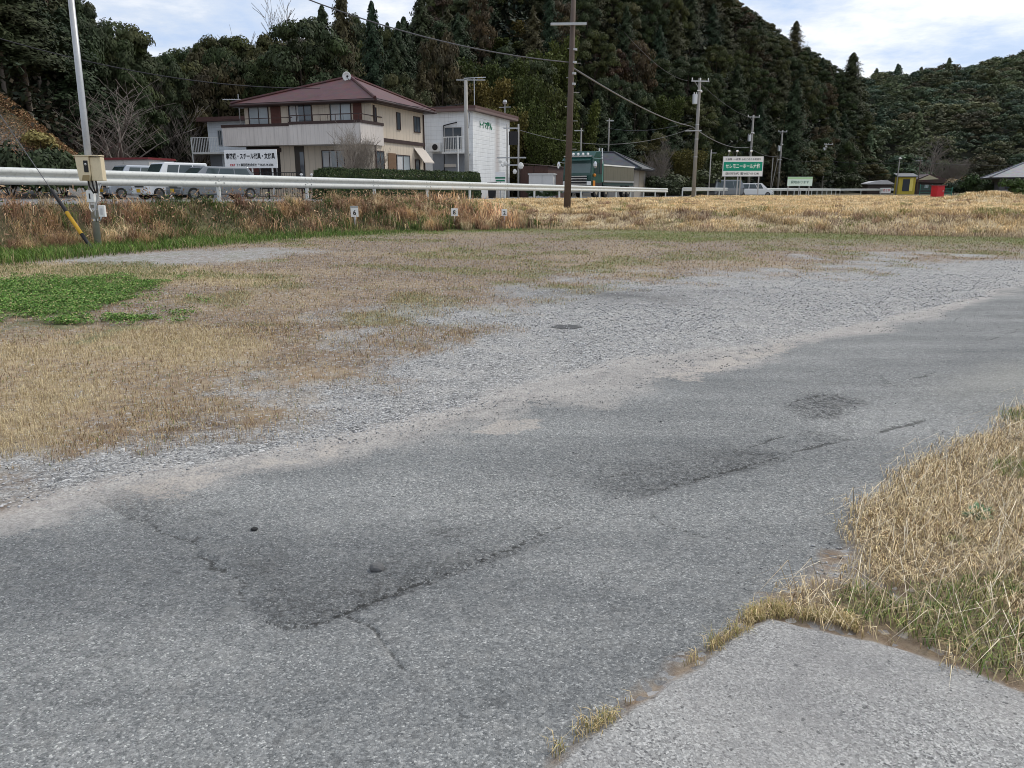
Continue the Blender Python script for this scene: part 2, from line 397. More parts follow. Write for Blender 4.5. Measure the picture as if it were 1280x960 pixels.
#PART2
# ------------------------------------------------------------------ ground material
def ground_material():
    m, nt, b = newmat('ground_surface')
    tc = N(nt, 'ShaderNodeTexCoord').outputs['Object']
    def at(n):
        a = N(nt, 'ShaderNodeAttribute'); a.attribute_name = n
        s = N(nt, 'ShaderNodeSeparateColor'); L(nt, a.outputs['Color'], s.inputs[0])
        return s.outputs[0], s.outputs[1], s.outputs[2], a.outputs['Alpha']
    asph, grav, dust, apron = at('mA'); dry, green, clover, straw = at('mB'); crack, rough, damp, sandp = at('mC'); field, bank, road2, greyp = at('mD'); old, pale, _a, _b = at('mE')
    nb = noise(nt, tc, .55, 5, .6); nm = noise(nt, tc, 2.3, 6, .62); nf = noise(nt, tc, 9, 5, .65); ng = noise(nt, tc, 38, 4, .7); nx = noise(nt, tc, 130, 3, .7)
    def cellgrey(scale, stops):
        c = voro(nt, tc, scale); s = N(nt, 'ShaderNodeSeparateColor'); L(nt, c, s.inputs[0]); return ramp(nt, s.outputs[0], stops), s.outputs[1]
    # bare lot soil with crushed dead weeds and small stones
    soil = mixc(nt, mr(nt, nm, .3, .7), (.105, .074, .050), (.265, .190, .130))
    soil = mixc(nt, mr(nt, nf, .45, .7), soil, (.32, .262, .195))
    soil = mixc(nt, mr(nt, ng, .52, .72, 0, .8), soil, (.10, .08, .055))
    peb, r2 = cellgrey(42, [(0, (.10, .10, .105)), (.5, (.24, .24, .25)), (1, (.5, .5, .5))])
    soil = mixc(nt, mr(nt, r2, .80, .84, 0, .8), soil, peb)
    # straw
    st = mixc(nt, mr(nt, ng, .3, .7), (.27, .20, .11), (.66, .54, .35))
    st = mixc(nt, mr(nt, nf, .35, .7, 0, .6), st, (.40, .31, .18))
    soil = mixc(nt, mth(nt, 'MULTIPLY', straw, mr(nt, nf, .3, .62, .15, .85)), soil, st)
    gr = mixc(nt, mr(nt, nf, .3, .7), (.06, .092, .018), (.17, .20, .05))
    gr = mixc(nt, mr(nt, ng, .5, .75, 0, .6), gr, (.28, .23, .12))
    soil = mixc(nt, mth(nt, 'MULTIPLY', green, mr(nt, nm, .25, .6, .35, 1)), soil, gr)
    # gravel: two sizes of crushed stone
    g1, q1 = cellgrey(58, [(0, (.08, .08, .08)), (.3, (.20, .20, .197)), (.7, (.33, .329, .32)), (1, (.68, .675, .655))])
    g2, q2 = cellgrey(105, [(0, (.12, .12, .118)), (.4, (.25, .249, .244)), (1, (.56, .555, .535))])
    e1 = voro(nt, tc, 58, 'DISTANCE_TO_EDGE', 'Distance')
    g = mixc(nt, mr(nt, nf, .42, .58), g1, g2)
    g = mixc(nt, mr(nt, e1, 0, .07, .5, 0), g, (.055, .055, .06))
    g = mixc(nt, mr(nt, nm, .45, .75, 0, .5), g, (.45, .43, .40))
    g = mixc(nt, mth(nt, 'MULTIPLY', damp, .8), g, (.085, .085, .085))
    gmask = mth(nt, 'MULTIPLY', grav, mr(nt, mth(nt, 'ADD', grav, mth(nt, 'MULTIPLY', nf, .9)), .45, .95))
    c = mixc(nt, gmask, soil, g)
    gp = mixc(nt, mth(nt, 'MULTIPLY', greyp, mr(nt, nf, .3, .6)), c, g2)
    c = gp
    # asphalt
    ag, qa = cellgrey(190, [(0, (.075, .079, .081)), (.25, (.145, .15, .152)), (.7, (.215, .221, .221)), (.93, (.33, .335, .335)), (1, (.62, .62, .60))])
    ag2, qb = cellgrey(90, [(0, (.11, .115, .118)), (.6, (.21, .215, .217)), (1, (.38, .38, .37))])
    a_ = mixc(nt, .35, ag, ag2)
    big = mixc(nt, mr(nt, nb, .32, .68), (.80, .81, .815), (1.15, 1.145, 1.13))
    a_ = mixc(nt, 1.0, a_, big, 'MULTIPLY')
    mp = N(nt, 'ShaderNodeMapping'); mp.inputs['Rotation'].default_value = (0, 0, R(-38.7)); mp.inputs['Scale'].default_value = (.28, 1.5, 1); L(nt, tc, mp.inputs[0])
    trk = noise(nt, mp.outputs[0], 1.1, 4, .55)
    a_ = mixc(nt, 1.0, a_, mixc(nt, mr(nt, trk, .36, .64), (.78, .79, .80), (1.2, 1.195, 1.18)), 'MULTIPLY')
    a_ = mixc(nt, mth(nt, 'MULTIPLY', mr(nt, nf, .5, .75), .3), a_, (.24, .235, .22))
    a_ = mixc(nt, mth(nt, 'MULTIPLY', mr(nt, ng, .60, .68), mth(nt, 'ADD', .25, mth(nt, 'MULTIPLY', old, .5))), a_, (.06, .06, .06))
    a_ = mixc(nt, mth(nt, 'MULTIPLY', mth(nt, 'MULTIPLY', rough, mr(nt, ng, .46, .56)), .75), a_, (.05, .05, .05))
    wv = N(nt, 'ShaderNodeVectorMath'); wv.operation = 'MULTIPLY_ADD'; L(nt, noise(nt, tc, 3.5, 4, .6, 1), wv.inputs[0]); wv.inputs[1].default_value = (.45, .45, 0); L(nt, tc, wv.inputs[2])
    ce = voro(nt, wv.outputs[0], 2.1, 'DISTANCE_TO_EDGE', 'Distance'); ce2 = voro(nt, wv.outputs[0], 7.5, 'DISTANCE_TO_EDGE', 'Distance')
    cm1 = mth(nt, 'MULTIPLY', mr(nt, ce, .004, .016, 1, 0), mr(nt, nb, .50, .60)); cm2 = mth(nt, 'MULTIPLY', mr(nt, ce2, .01, .05, 1, 0), mth(nt, 'MULTIPLY', mr(nt, nm, .54, .64), mth(nt, 'ADD', mth(nt, 'MULTIPLY', old, .8), rough)))
    a_ = mixc(nt, mth(nt, 'MULTIPLY', mth(nt, 'MAXIMUM', mth(nt, 'MULTIPLY', cm1, .6), cm2, True), .6), a_, (.04, .04, .038))
    stn = noise(nt, tc, 17, 3, .75)
    a_ = mixc(nt, mth(nt, 'MULTIPLY', mr(nt, stn, .60, .66), .45), a_, (.075, .077, .078))
    a_ = mixc(nt, mth(nt, 'MULTIPLY', mr(nt, stn, .40, .33), .35), a_, (.30, .30, .29))
    a_ = mixc(nt, mth(nt, 'MULTIPLY', pale, .55), a_, mixc(nt, nf, (.26, .255, .225), (.36, .35, .31)))
    a_ = mixc(nt, mth(nt, 'MULTIPLY', mr(nt, mth(nt, 'ADD', crack, mth(nt, 'MULTIPLY', mth(nt, 'SUBTRACT', ng, .5), 2.4)), .45, .75), .7), a_, (.03, .03, .028))
    c = mixc(nt, mr(nt, mth(nt, 'ADD', asph, mth(nt, 'MULTIPLY', mth(nt, 'SUBTRACT', nf, .5), .5)), .35, .65), c, a_)
    # silt and dust
    ds = mixc(nt, mr(nt, nf, .3, .7), (.30, .27, .25), (.54, .50, .455))
    ds = mixc(nt, mr(nt, ng, .56, .7, 0, .7), ds, (.16, .15, .14))
    ds = mixc(nt, .3, ds, g2)
    dmask = mth(nt, 'MULTIPLY', dust, mr(nt, mth(nt, 'ADD', mth(nt, 'ADD', nm, mth(nt, 'MULTIPLY', nf, .6)), mth(nt, 'ADD', mth(nt, 'MULTIPLY', dust, .35), mth(nt, 'ADD', mth(nt, 'MULTIPLY', mth(nt, 'SUBTRACT', ng, .5), 1.1), mth(nt, 'MULTIPLY', mth(nt, 'SUBTRACT', trk, .5), .7)))), .84, .97))
    c = mixc(nt, mth(nt, 'MULTIPLY', dmask, .78), c, ds)
    c = mixc(nt, mr(nt, mth(nt, 'ADD', sandp, mth(nt, 'ADD', mth(nt, 'MULTIPLY', mth(nt, 'SUBTRACT', nf, .5), 1.6), mth(nt, 'MULTIPLY', mth(nt, 'SUBTRACT', ng, .5), 1.3))), .62, .9, 0, .6), c, mixc(nt, ng, (.33, .29, .25), (.55, .5, .45)))
    # concrete apron
    ap, qc = cellgrey(180, [(0, (.11, .11, .11)), (.2, (.22, .22, .215)), (.7, (.33, .33, .32)), (1, (.52, .515, .50))])
    ap = mixc(nt, mr(nt, nm, .35, .7, 0, .55), ap, (.40, .385, .365))
    ap = mixc(nt, mr(nt, noise(nt, tc, 42, 2, .4), .68, .72, 0, .8), ap, (.07, .07, .07))
    ap = mixc(nt, mr(nt, nb, .5, .62, 0, .55), ap, (.15, .15, .155))
    c = mixc(nt, apron, c, ap)
    # soil under the near grass
    un = mixc(nt, mr(nt, ng, .35, .65), (.07, .052, .035), (.27, .205, .12))
    c = mixc(nt, dry, c, un)
    c = mixc(nt, clover, c, mixc(nt, nf, (.06, .075, .025), (.10, .15, .04)))
    # bank, field and the road above
    bk = mixc(nt, mr(nt, nf, .3, .7), (.045, .045, .022), (.15, .12, .065))
    c = mixc(nt, bank, c, bk)
    fl = mixc(nt, mr(nt, nf, .3, .7), (.30, .235, .14), (.60, .49, .31))
    c = mixc(nt, field, c, fl)
    c = mixc(nt, road2, c, mixc(nt, nm, (.14, .145, .15), (.22, .22, .22)))
    L(nt, c, b.inputs['Base Color']); b.inputs['Roughness'].default_value = .85; b.inputs['Specular IOR Level'].default_value = .25
    # relief: stones, aggregate, lumps
    d1 = voro(nt, tc, 58, 'F1', 'Distance'); d2 = voro(nt, tc, 190, 'F1', 'Distance')
    hg = mth(nt, 'MULTIPLY', mth(nt, 'MULTIPLY', mth(nt, 'SUBTRACT', .7, d1), gmask), .009)
    hr = mth(nt, 'MULTIPLY', mth(nt, 'SUBTRACT', .7, d2), .0024)
    hn = mth(nt, 'ADD', mth(nt, 'MULTIPLY', ng, .008), mth(nt, 'MULTIPLY', nf, .012))
    hrr = mth(nt, 'MULTIPLY', mth(nt, 'MULTIPLY', ng, mth(nt, 'ADD', rough, mth(nt, 'MULTIPLY', old, .4))), .02)
    h = mth(nt, 'ADD', mth(nt, 'ADD', hg, hr), mth(nt, 'ADD', hn, hrr))
    bump(nt, h, .9, 1.0, b)
    return m

def polar_sheet():
    a1 = np.deg2rad(np.linspace(-47, 47, 860)); a0 = np.deg2rad(np.linspace(-180, -47.6, 50)); a2 = np.deg2rad(np.linspace(47.6, 180, 50))
    A = np.concatenate([a0, a1, a2])
    r = [0.02, .4, .8, 1.1]
    while r[-1] < 46: r.append(r[-1]*1.0056)
    while r[-1] < 4200: r.append(r[-1]*1.06)
    Rr = np.array(r)
    rr, aa = np.meshgrid(Rr, A, indexing='ij')
    X = (rr*np.sin(aa)).ravel(); Y = (rr*np.cos(aa)).ravel()
    Z = H(X, Y)
    M = masks(X, Y)
    d = dist_rail(X, Y); e = dist_field(X, Y)
    far = rr.ravel() > 60
    Z = Z-.007*M['crack']*(~far)-.012*M['rough']*fbm(X, Y, 9, 2, 8)+.02*M['apron']+.022*M['grass']*(1-M['apron'])
    nearroad = M['asph']*(~far)
    Z = Z+.012*(fbm(X, Y, .9, 3, 6)-.5)*nearroad*2
    bank = ((d > .2) & (d < dfoot(Y)+.3) & (e < .5)) | ((d < -9) & (Y > 5)) | ((d < -9))
    bankm = np.clip(np.where(d < -9.0, 1.0, np.clip((dfoot(Y)-.2-d)/.6, 0, 1)*(d > .2)), 0, 1)*(d < 30)
    road2 = ((d <= .35) & (d > -9.2)).astype(float)
    yard = ((d <= -9.0) & (d > -24) & (Y > 20) & (Y < 75)).astype(float)
    field = np.clip((e+.4)/.8, 0, 1)*(d > .3)*(Y < 88); bankm = np.maximum(bankm, (Y >= 88)*(d > .3)*.8)
    green = np.clip(M['verge'], 0, 1)*.95
    gx = sst(.50, .66, fbm(X, Y, .8, 4, 55))*.8*(M['edge'] < 14)*(Y > 8)
    green = np.clip(green+gx*.7, 0, 1)
    ones = np.ones_like(X)
    mA = np.stack([M['asph'], M['grav'], M['dust'], M['apron']], 1)
    mB = np.stack([M['grass']*(1-M['apron']), green, M['clover'], np.clip(M['straw']+.35*sst(.52, .7, fbm(X, Y, .6, 4, 77)), 0, 1)], 1)
    mC = np.stack([M['crack'], M['rough'], M['damp'], M['sandp']], 1)
    mD = np.stack([field, bankm, np.clip(road2+yard*.9, 0, 1), M['greyp']], 1)
    mE = np.stack([M['old'], M['pale'], ones, ones], 1)
    na = len(A); nr = len(Rr)
    i, j = np.meshgrid(np.arange(nr-1), np.arange(na-1), indexing='ij')
    a = (i*na+j).ravel()
    F = np.stack([a, a+1, a+na+1, a+na], 1)
    # normals must face up
    o = npmesh('ground', np.stack([X, Y, Z], 1), F[:, ::-1] if False else F, ground_material(), {'mA': mA, 'mB': mB, 'mC': mC, 'mD': mD, 'mE': mE}, smooth=True)
    if o.data.polygons[10].normal.z < 0: o.data.flip_normals()
    tag(o, kind='structure'); return o
polar_sheet()

# ------------------------------------------------------------------ hills
SKX = [-400, 0, 90, 125, 150, 180, 205, 240, 275, 300, 330, 365, 390, 420, 440, 455, 475, 500, 520, 545, 570, 640, 860, 900, 930, 960, 1000, 1030, 1055, 1070, 1082, 1100]
SKY = [-170, -90, -40, 0, 20, 46, 64, 62, 52, 44, 46, 32, 22, 28, 8, 26, 14, 44, 30, 12, -8, -60, -24, 18, 32, 56, 74, 94, 106, 140, 195, 234]
FKX = [900, 1040, 1065, 1100, 1130, 1160, 1200, 1240, 1280, 1400, 1700]
FKY = [126, 110, 106, 99, 100, 92, 88, 81, 73, 48, 28]
FOOT = ([-400, 60, 200, 330, 480, 560, 700, 860, 1000, 1070, 1100], [38, 46, 62, 74, 78, 82, 92, 112, 155, 190, 200])
RIDG = ([-400, 60, 180, 240, 330, 440, 500, 560, 700, 860, 1000, 1070, 1100], [80, 88, 92, 96, 98, 105, 118, 150, 190, 225, 265, 275, 280])
TRH = ([-400, 180, 330, 480, 560, 1100], [13, 14, 16, 15, 11, 9])
def upx(X, Y): return 640+990*np.asarray(X, float)/np.maximum(np.asarray(Y, float), 1)
def hill_z(X, Y):
    x = upx(X, Y); f = np.interp(x, *FOOT); r = np.interp(x, *RIDG)
    zr = np.maximum((236-np.interp(x, SKX, SKY))/990*r+1.4-np.interp(x, *TRH), 2.0)
    t = (Y-f)/(r-f)
    z = np.where(t < 1, zr*np.sin(np.clip(t, 0, 1)*math.pi/2)**1.1, zr*np.clip(1.15-.15*t, .0, 1))
    z = z+1.5*(fbm(X, Y, .06, 3, 3)-.5)*np.clip(t, 0, 1)
    return np.where(t <= 0, t*3-.2, z+.3)
def far_z(X, Y):
    x = upx(X, Y); f = 205+0*x; r = np.interp(x, [900, 1060, 1300, 1700], [360, 380, 400, 300])
    zr = (236-np.interp(x, FKX, FKY))/990*r+1.4-9
    t = (Y-f)/(r-f)
    z = np.where(t < 1, (zr-4)*np.sin(np.clip(t, 0, 1)*math.pi/2)**1.05, zr*np.clip(1.2-.2*t, 0, 1))
    z = z+6*(fbm(X, Y, .014, 3, 13)-.5)*np.sin(np.clip(t, 0, 1)*math.pi)
    return np.where(t <= 0, t*3-.2, z+.2)
def hillmat():
    m, nt, b = newmat('hill_soil'); tc = N(nt, 'ShaderNodeTexCoord').outputs['Object']
    c = mixc(nt, noise(nt, tc, .3, 6, .7), (.006, .008, .006), (.03, .035, .018))
    c = mixc(nt, mr(nt, noise(nt, tc, 1.8, 5, .7), .5, .7), c, (.045, .04, .022))
    L(nt, c, b.inputs['Base Color']); b.inputs['Roughness'].default_value = .95
    bump(nt, noise(nt, tc, 1.5, 5, .7), 1, .5, b); return m
HM = hillmat()
def hill_sheet(name, fn, x0, x1, y0, y1, nu=160, ny=110):
    u = np.linspace((x0-640)/990, (x1-640)/990, nu); y = np.linspace(y0, y1, ny)
    yy, uu = np.meshgrid(y, u, indexing='ij'); X = (uu*yy).ravel(); Y = yy.ravel()
    Z = fn(X, Y)
    i, j = np.meshgrid(np.arange(ny-1), np.arange(nu-1), indexing='ij'); a = (i*nu+j).ravel()
    o = npmesh(name, np.stack([X, Y, Z], 1), np.stack([a, a+1, a+nu+1, a+nu], 1), HM, smooth=True)
    return tag(o, kind='structure')
hill_sheet('hill', hill_z, -700, 1100, 34, 330)
hill_sheet('far_hill', far_z, 900, 2000, 200, 480)

# ------------------------------------------------------------------ foliage
def leafmat(name, tones, hv=.5, trans=.0, rough=.75):
    """tones: object-random ramp; vertex colour 'Col' multiplies"""
    m, nt, b = newmat(name)
    oi = N(nt, 'ShaderNodeObjectInfo')
    c = ramp(nt, oi.outputs['Random'], tones)
    a = N(nt, 'ShaderNodeAttribute'); a.attribute_name = 'Col'
    c = mixc(nt, 1.0, c, a.outputs['Color'], 'MULTIPLY')
    L(nt, c, b.inputs['Base Color']); b.inputs['Roughness'].default_value = rough
    b.inputs['Specular IOR Level'].default_value = .25
    return m
LM_BROAD = leafmat('broadleaf_foliage', [(0, (.036, .056, .022)), (.3, (.032, .050, .022)), (.55, (.058, .068, .022)), (.8, (.032, .052, .027)), (1, (.072, .070, .026))])
LM_CEDAR = leafmat('cedar_foliage', [(0, (.022, .042, .022)), (.5, (.032, .046, .020)), (.8, (.058, .048, .022)), (1, (.042, .050, .022))])
LM_BAMBOO = leafmat('bamboo_foliage', [(0, (.066, .078, .018)), (.5, (.044, .060, .018)), (1, (.11, .085, .026))])
LM_BRUSH = leafmat('brush_foliage', [(0, (.06, .042, .030)), (.5, (.05, .048, .024)), (1, (.075, .055, .032))])
BARK = flat('bark', (.075, .06, .048), .9, var=.4, scale=6, dirt=.4, spec=.1, bmp=.6)
BARKP = flat('pale_bark', (.20, .175, .15), .9, var=.35, scale=5, dirt=.5, spec=.1, bmp=.6)
TWIG = flat('twig_bark', (.20, .175, .155), .9, var=.3, scale=2, dirt=.3, spec=.1)

def leaf_quads(C, Nn, size, r, tone, aspect=.6, jit=.7):
    """leaf sprays: quads at C facing roughly along Nn"""
    n = len(C)
    d = Nn+r.normal(0, jit*.5, (n, 3)); d /= np.linalg.norm(d, axis=1, keepdims=True)+1e-9
    t = np.cross(d, r.normal(0, 1, (n, 3))); t /= np.linalg.norm(t, axis=1, keepdims=True)+1e-9
    s = np.cross(d, t)
    sz = size*r.uniform(.55, 1.35, (n, 1))
    a = t*sz; bq = s*sz*aspect
    V = np.stack([C-a, C+bq*.9-a*.1, C+a, C-bq*.9+a*.15], 1).reshape(-1, 3)
    F = np.arange(n*4).reshape(-1, 4)
    col = np.repeat(tone, 4, axis=0)
    return V, F, col
def crown_data(kind, seed, n, size):
    r = np.random.default_rng(seed)
    Cs = []; Ns = []; T = []
    if kind == 'broad':      # unit: crown radius ~1, base z 0, height ~1.9
        K = 62
        for k in range(K):
            a = r.uniform(0, 6.283); z = r.uniform(.15, 1.75); rad = math.sqrt(max(0, 1-((z-.85)/1.0)**2))
            q = r.uniform(.35, .95)*rad
            c = np.array([q*math.cos(a), q*math.sin(a), z]); lr = r.uniform(.13, .27)
            m = int(n/K); v = r.normal(0, 1, (m, 3)); v[:, 2] = np.abs(v[:, 2])*1.0-.25*r.random(m)
            v /= np.linalg.norm(v, axis=1, keepdims=True)
            rr = lr*r.uniform(.6, 1.08, (m, 1))
            Cs.append(c+v*rr*[1, 1, .8]); Ns.append(v)
            tone = (.75+.5*r.random())*(.7+.6*r.random((m, 1)))
            T.append(np.concatenate([tone*(1+.2*r.random()), tone, tone*(.7+.4*r.random())], 1))
    elif kind == 'cedar':    # narrow cone, tiered sprays, base 0 height 1
        m = n; h = r.random(m)**1.15; a = r.uniform(0, 6.283, m)
        lob = .70+.34*np.sin(a*3+h*23+seed)+.34*np.sin(a*4-h*47+seed*2)+.2*np.sin(a*7+h*90)
        rad = .235*(1-h)**.72*np.clip(lob, .2, 1.5)*r.uniform(.45, 1.12, m)+.008
        C = np.stack([rad*np.cos(a), rad*np.sin(a), h-.06*rad/.2*r.random(m)], 1)
        Nn = np.stack([np.cos(a), np.sin(a), np.full(m, .55)], 1); tone = .6+.8*r.random((m, 1))
        Cs.append(C); Ns.append(Nn); T.append(np.concatenate([tone, tone, tone*.9], 1))
    elif kind == 'bamboo':   # arching plumes
        K = 16
        for k in range(K):
            a = r.uniform(0, 6.283); rr0 = .25*r.random(); m = int(n/K)
            t = r.random(m)**.7; lean = r.uniform(.1, .5)
            C = np.stack([(rr0+.1+lean*t**2)*math.cos(a)*1.3, (rr0+.1+lean*t**2)*math.sin(a)*1.3, .05+t*1.75-.5*lean*t**3], 1)+r.normal(0, .13, (m, 3))*(1.15-.7*t[:, None])
            tone = (.6+.9*r.random((m, 1)))*(.6+.6*t[:, None]); Cs.append(C); v = r.normal(0, 1, (m, 3)); v[:, 2] = np.abs(v[:, 2]); Ns.append(v/np.linalg.norm(v, axis=1, keepdims=True))
            T.append(np.concatenate([tone, tone, tone*.8], 1))
    elif kind == 'shrub':
        K = 12
        for k in range(K):
            a = r.uniform(0, 6.283); q = r.uniform(0, .75)
            c = np.array([q*math.cos(a), q*math.sin(a), r.uniform(.1, .55)]); m = int(n/K)
            v = r.normal(0, 1, (m, 3)); v[:, 2] = np.abs(v[:, 2]); v /= np.linalg.norm(v, axis=1, keepdims=True)
            Cs.append(c+v*r.uniform(.25, .42)*r.uniform(.6, 1.05, (m, 1))); Ns.append(v); tone = .6+.8*r.random((m, 1)); T.append(np.concatenate([tone, tone, tone*.85], 1))
    C = np.concatenate(Cs); Nn = np.concatenate(Ns); T = np.concatenate(T)
    return leaf_quads(C, Nn, size, r, T)
def tube_np(segs, n=4):
    """segs: list of (p0, p1, r0, r1) -> arrays"""
    S = np.array([[*a, *b] for a, b, _, _ in segs]); r0 = np.array([s[2] for s in segs]); r1 = np.array([s[3] for s in segs])
    p0 = S[:, :3]; p1 = S[:, 3:]; t = p1-p0; t /= np.linalg.norm(t, axis=1, keepdims=True)+1e-9
    up = np.where(np.abs(t[:, 2:3]) < .9, np.array([[0, 0, 1.]]), np.array([[1., 0, 0]]))
    x = np.cross(t, up); x /= np.linalg.norm(x, axis=1, keepdims=True); y = np.cross(x, t)
    V = []
    for p, r in ((p0, r0), (p1, r1)):
        for k in range(n):
            w = 2*math.pi*k/n; V.append(p+(x*math.cos(w)+y*math.sin(w))*r[:, None])
    V = np.stack(V, 1).reshape(-1, 3); base = np.arange(len(segs))[:, None]*2*n
    F = []
    for k in range(n): F.append(base+np.array([[k, (k+1) % n, n+(k+1) % n, n+k]]))
    return V, np.concatenate(F)
def branch_segs(seed, height, spread, levels=5, trunk_r=.16, split=3, up=.35, mult=1, r_min=.012):
    r = random.Random(seed); segs = []
    def rec(p, d, ln, rad, lv):
        n = 3 if lv > 0 else 2
        for i in range(n):
            q = p+d*ln/n; r1 = max(r_min, rad*(1-.28*(i+1)/n))
            segs.append((tuple(p), tuple(q), rad, r1)); rad = r1; p = q
            d = (d+Vector((r.gauss(0, .10), r.gauss(0, .10), r.gauss(0.03, .05)))).normalized()
            if lv > 0 and i >= (0 if lv < levels else 1):
                for s in range(split if i == n-1 else max(1, split-1)):
                    a = r.uniform(0, 6.283); side = Vector((math.cos(a), math.sin(a), r.uniform(-.1, .6)))
                    dd = (d*up+side*spread*r.uniform(.5, 1.1)+Vector((0, 0, .16))).normalized()
                    rec(p.copy(), dd, ln*r.uniform(.52, .78), max(r_min, rad*.58), lv-1)
    rec(Vector((0, 0, -.3)), Vector((0, 0, 1)), height*.34, trunk_r, levels)
    return segs
PROTO = {}
def tree_proto(kind, i):
    """shared meshes: crown mesh and trunk mesh (unit scale), built once"""
    k = (kind, i)
    if k in PROTO: return PROTO[k]
    if kind == 'bare':
        sg = branch_segs(300+i, 1.0, .95, 4, .026, 2 if i == 0 else 3, .55, r_min=.0010)
        sg = [s for s in sg]
        V, F = tube_np(sg, 3); zm = V[:, 2].max(); top_ = V[:, 2] > .5*zm; V[:, :2] -= V[top_, :2].mean(0)*np.clip(V[:, 2:3]/(.75*zm), 0, 1.2); sp_ = np.percentile(np.hypot(V[:, 0], V[:, 1]), 97); V = V/np.array([sp_, sp_, zm]); me = npmesh('branches', V, F, TWIG).data
        PROTO[k] = (None, me); _kill('branches'); return PROTO[k]
    n, sz, mat = {'broad': (20000, .033, LM_BROAD), 'cedar': (12000, .0135, LM_CEDAR), 'bamboo': (8000, .042, LM_BAMBOO), 'brush': (6500, .045, LM_BRUSH)}[kind]
    V, F, c = crown_data({'brush': 'broad'}.get(kind, kind), 50+i*7, n, sz)
    cm_ = npmesh('crown', V, F, mat, {'Col': c}).data; _kill('crown')
    r = random.Random(i)
    if kind == 'cedar':
        segs = [((0, 0, -.25), (0.004, 0, .3), .016, .013), ((.004, 0, .3), (0, 0, .97), .013, .002)]
    else:
        segs = [((0, 0, -.9), (.03, .02, -.2), .075, .06), ((.03, .02, -.2), (0, 0, .6), .06, .04), ((0, 0, .6), (.03, 0, 1.3), .04, .012)]
        for q in range(7):
            a = r.uniform(0, 6.28); z = r.uniform(.0, .8); segs.append(((0, 0, z), (.6*math.cos(a), .6*math.sin(a), z+.5), .03, .008))
    V, F = tube_np(segs, 6); tm = npmesh('trunk', V, F, BARK).data; _kill('trunk')
    PROTO[k] = (cm_, tm); return PROTO[k]
def _kill(n):
    for o in [o for o in COL.objects if o.name.split('.')[0] == n and o.parent is None and 'keep' not in o]:
        bpy.data.objects.remove(o)
def mkob(name, me, parent=None):
    o = bpy.data.objects.new(name, me); COL.objects.link(o)
    if parent is not None: o.parent = parent
    return o
def put_tree(kind, X, Y, z, h, rad, label, cat='tree', group=None, seed=None, trunk=None, names=None):
    i = (seed if seed is not None else random.randrange(999)) % 5
    cmh, tmh = tree_proto(kind, i)
    nm = {'broad': 'broadleaf_tree', 'cedar': 'cedar_tree', 'bamboo': 'bamboo_clump', 'brush': 'brushwood_tree', 'bare': 'bare_tree'}[kind]
    rt = empty(nm, (X, Y, z), random.uniform(0, 6.28), label, cat, group)
    if kind == 'bare':
        b_ = mkob('branches', tmh, rt); b_.scale = (rad, rad, h); return rt
    if kind == 'cedar':
        tr = h*.25 if trunk is None else trunk
        c = mkob('crown', cmh, rt); c.location = (0, 0, tr*.8); c.scale = (rad*4.4, rad*4.4, h-tr*.8)
        t = mkob('trunk', tmh, rt); t.scale = (h*1.0, h*1.0, h)
        t.location = (0, 0, .0)
    else:
        tr = h*.10 if trunk is None else trunk
        hh = (h-tr)/2.08
        c = mkob('crown', cmh, rt); c.location = (0, 0, tr); c.scale = (rad, rad, hh)
        t = mkob('trunk', tmh, rt); t.location = (0, 0, tr); t.scale = (rad*.8, rad*.8, max(hh, (tr+.5)/.9))
    return rt

SK = lambda x: float(np.interp(x, SKX, SKY))
def zlim(x, Y): return (236-SK(x))/990*Y+1.4
placed = []
def ok(X, Y, dmin):
    for a, b_ in placed:
        if (a-X)**2+(b_-Y)**2 < dmin*dmin: return False
    return True
# trees one can name
SPEC = [  # x, top y, Y, kind, radius, label
 (438, 2, 78, 'cedar', 2.3, 'tall pointed conifer against the sky directly above the dish on the red roof'),
 (474, 22, 82, 'cedar', 2.2, 'shaggy conifer in the sky gap just beside the tallest pointed one'),
 (415, 26, 88, 'cedar', 2.4, 'dark conifer between the round tree and the tallest pointed conifer'),
 (505, 44, 90, 'cedar', 2.6, 'reddish conifer standing over the red roof\u2019s sloping end'),
 (532, 14, 98, 'cedar', 3.0, 'conifer at the bottom of the big hill\u2019s skyline'),
 (386, 22, 72, 'broad', 4.6, 'big round evergreen rising over the ridge of the red tiled roof'),
 (352, 44, 78, 'broad', 3.6, 'evergreen under the tall bare tree on the skyline'),
 (300, 44, 82, 'broad', 4.4, 'wide evergreen on the skyline above the office sign'),
 (272, 54, 90, 'broad', 3.8, 'low evergreen on the skyline over the small white annexe'),
 (238, 60, 96, 'broad', 4.6, 'flat topped evergreen in the dip of the skyline'),
 (206, 62, 84, 'broad', 3.4, 'small evergreen at the lowest dip of the skyline'),
 (168, 34, 62, 'broad', 3.6, 'spreading evergreen at the end of the near wooded slope'),
 (978, 43, 240, 'cedar', 3.6, 'conifer poking out of the big hill\u2019s falling skyline'),
 (1050, 78, 225, 'cedar', 5.0, 'tall dark conifer where the big hill meets the distant one'),
 (985, 108, 150, 'cedar', 3.8, 'lighter green conifer on the lower slope above the green billboard'),
]
for x, yt, Y, kd, rad, lab in SPEC:
    X = (x-640)/990*Y; z = float(max(hill_z(np.array([X]), np.array([float(Y)]))[0], zat(X, Y)))
    top = (236-yt)/990*Y+1.4
    put_tree(kd, X, Y, z, max(5, top-z), rad, lab, group=None, seed=int(x), trunk=(top-z)*.2 if kd == 'broad' and Y < 90 else None)
    placed.append((X, Y))
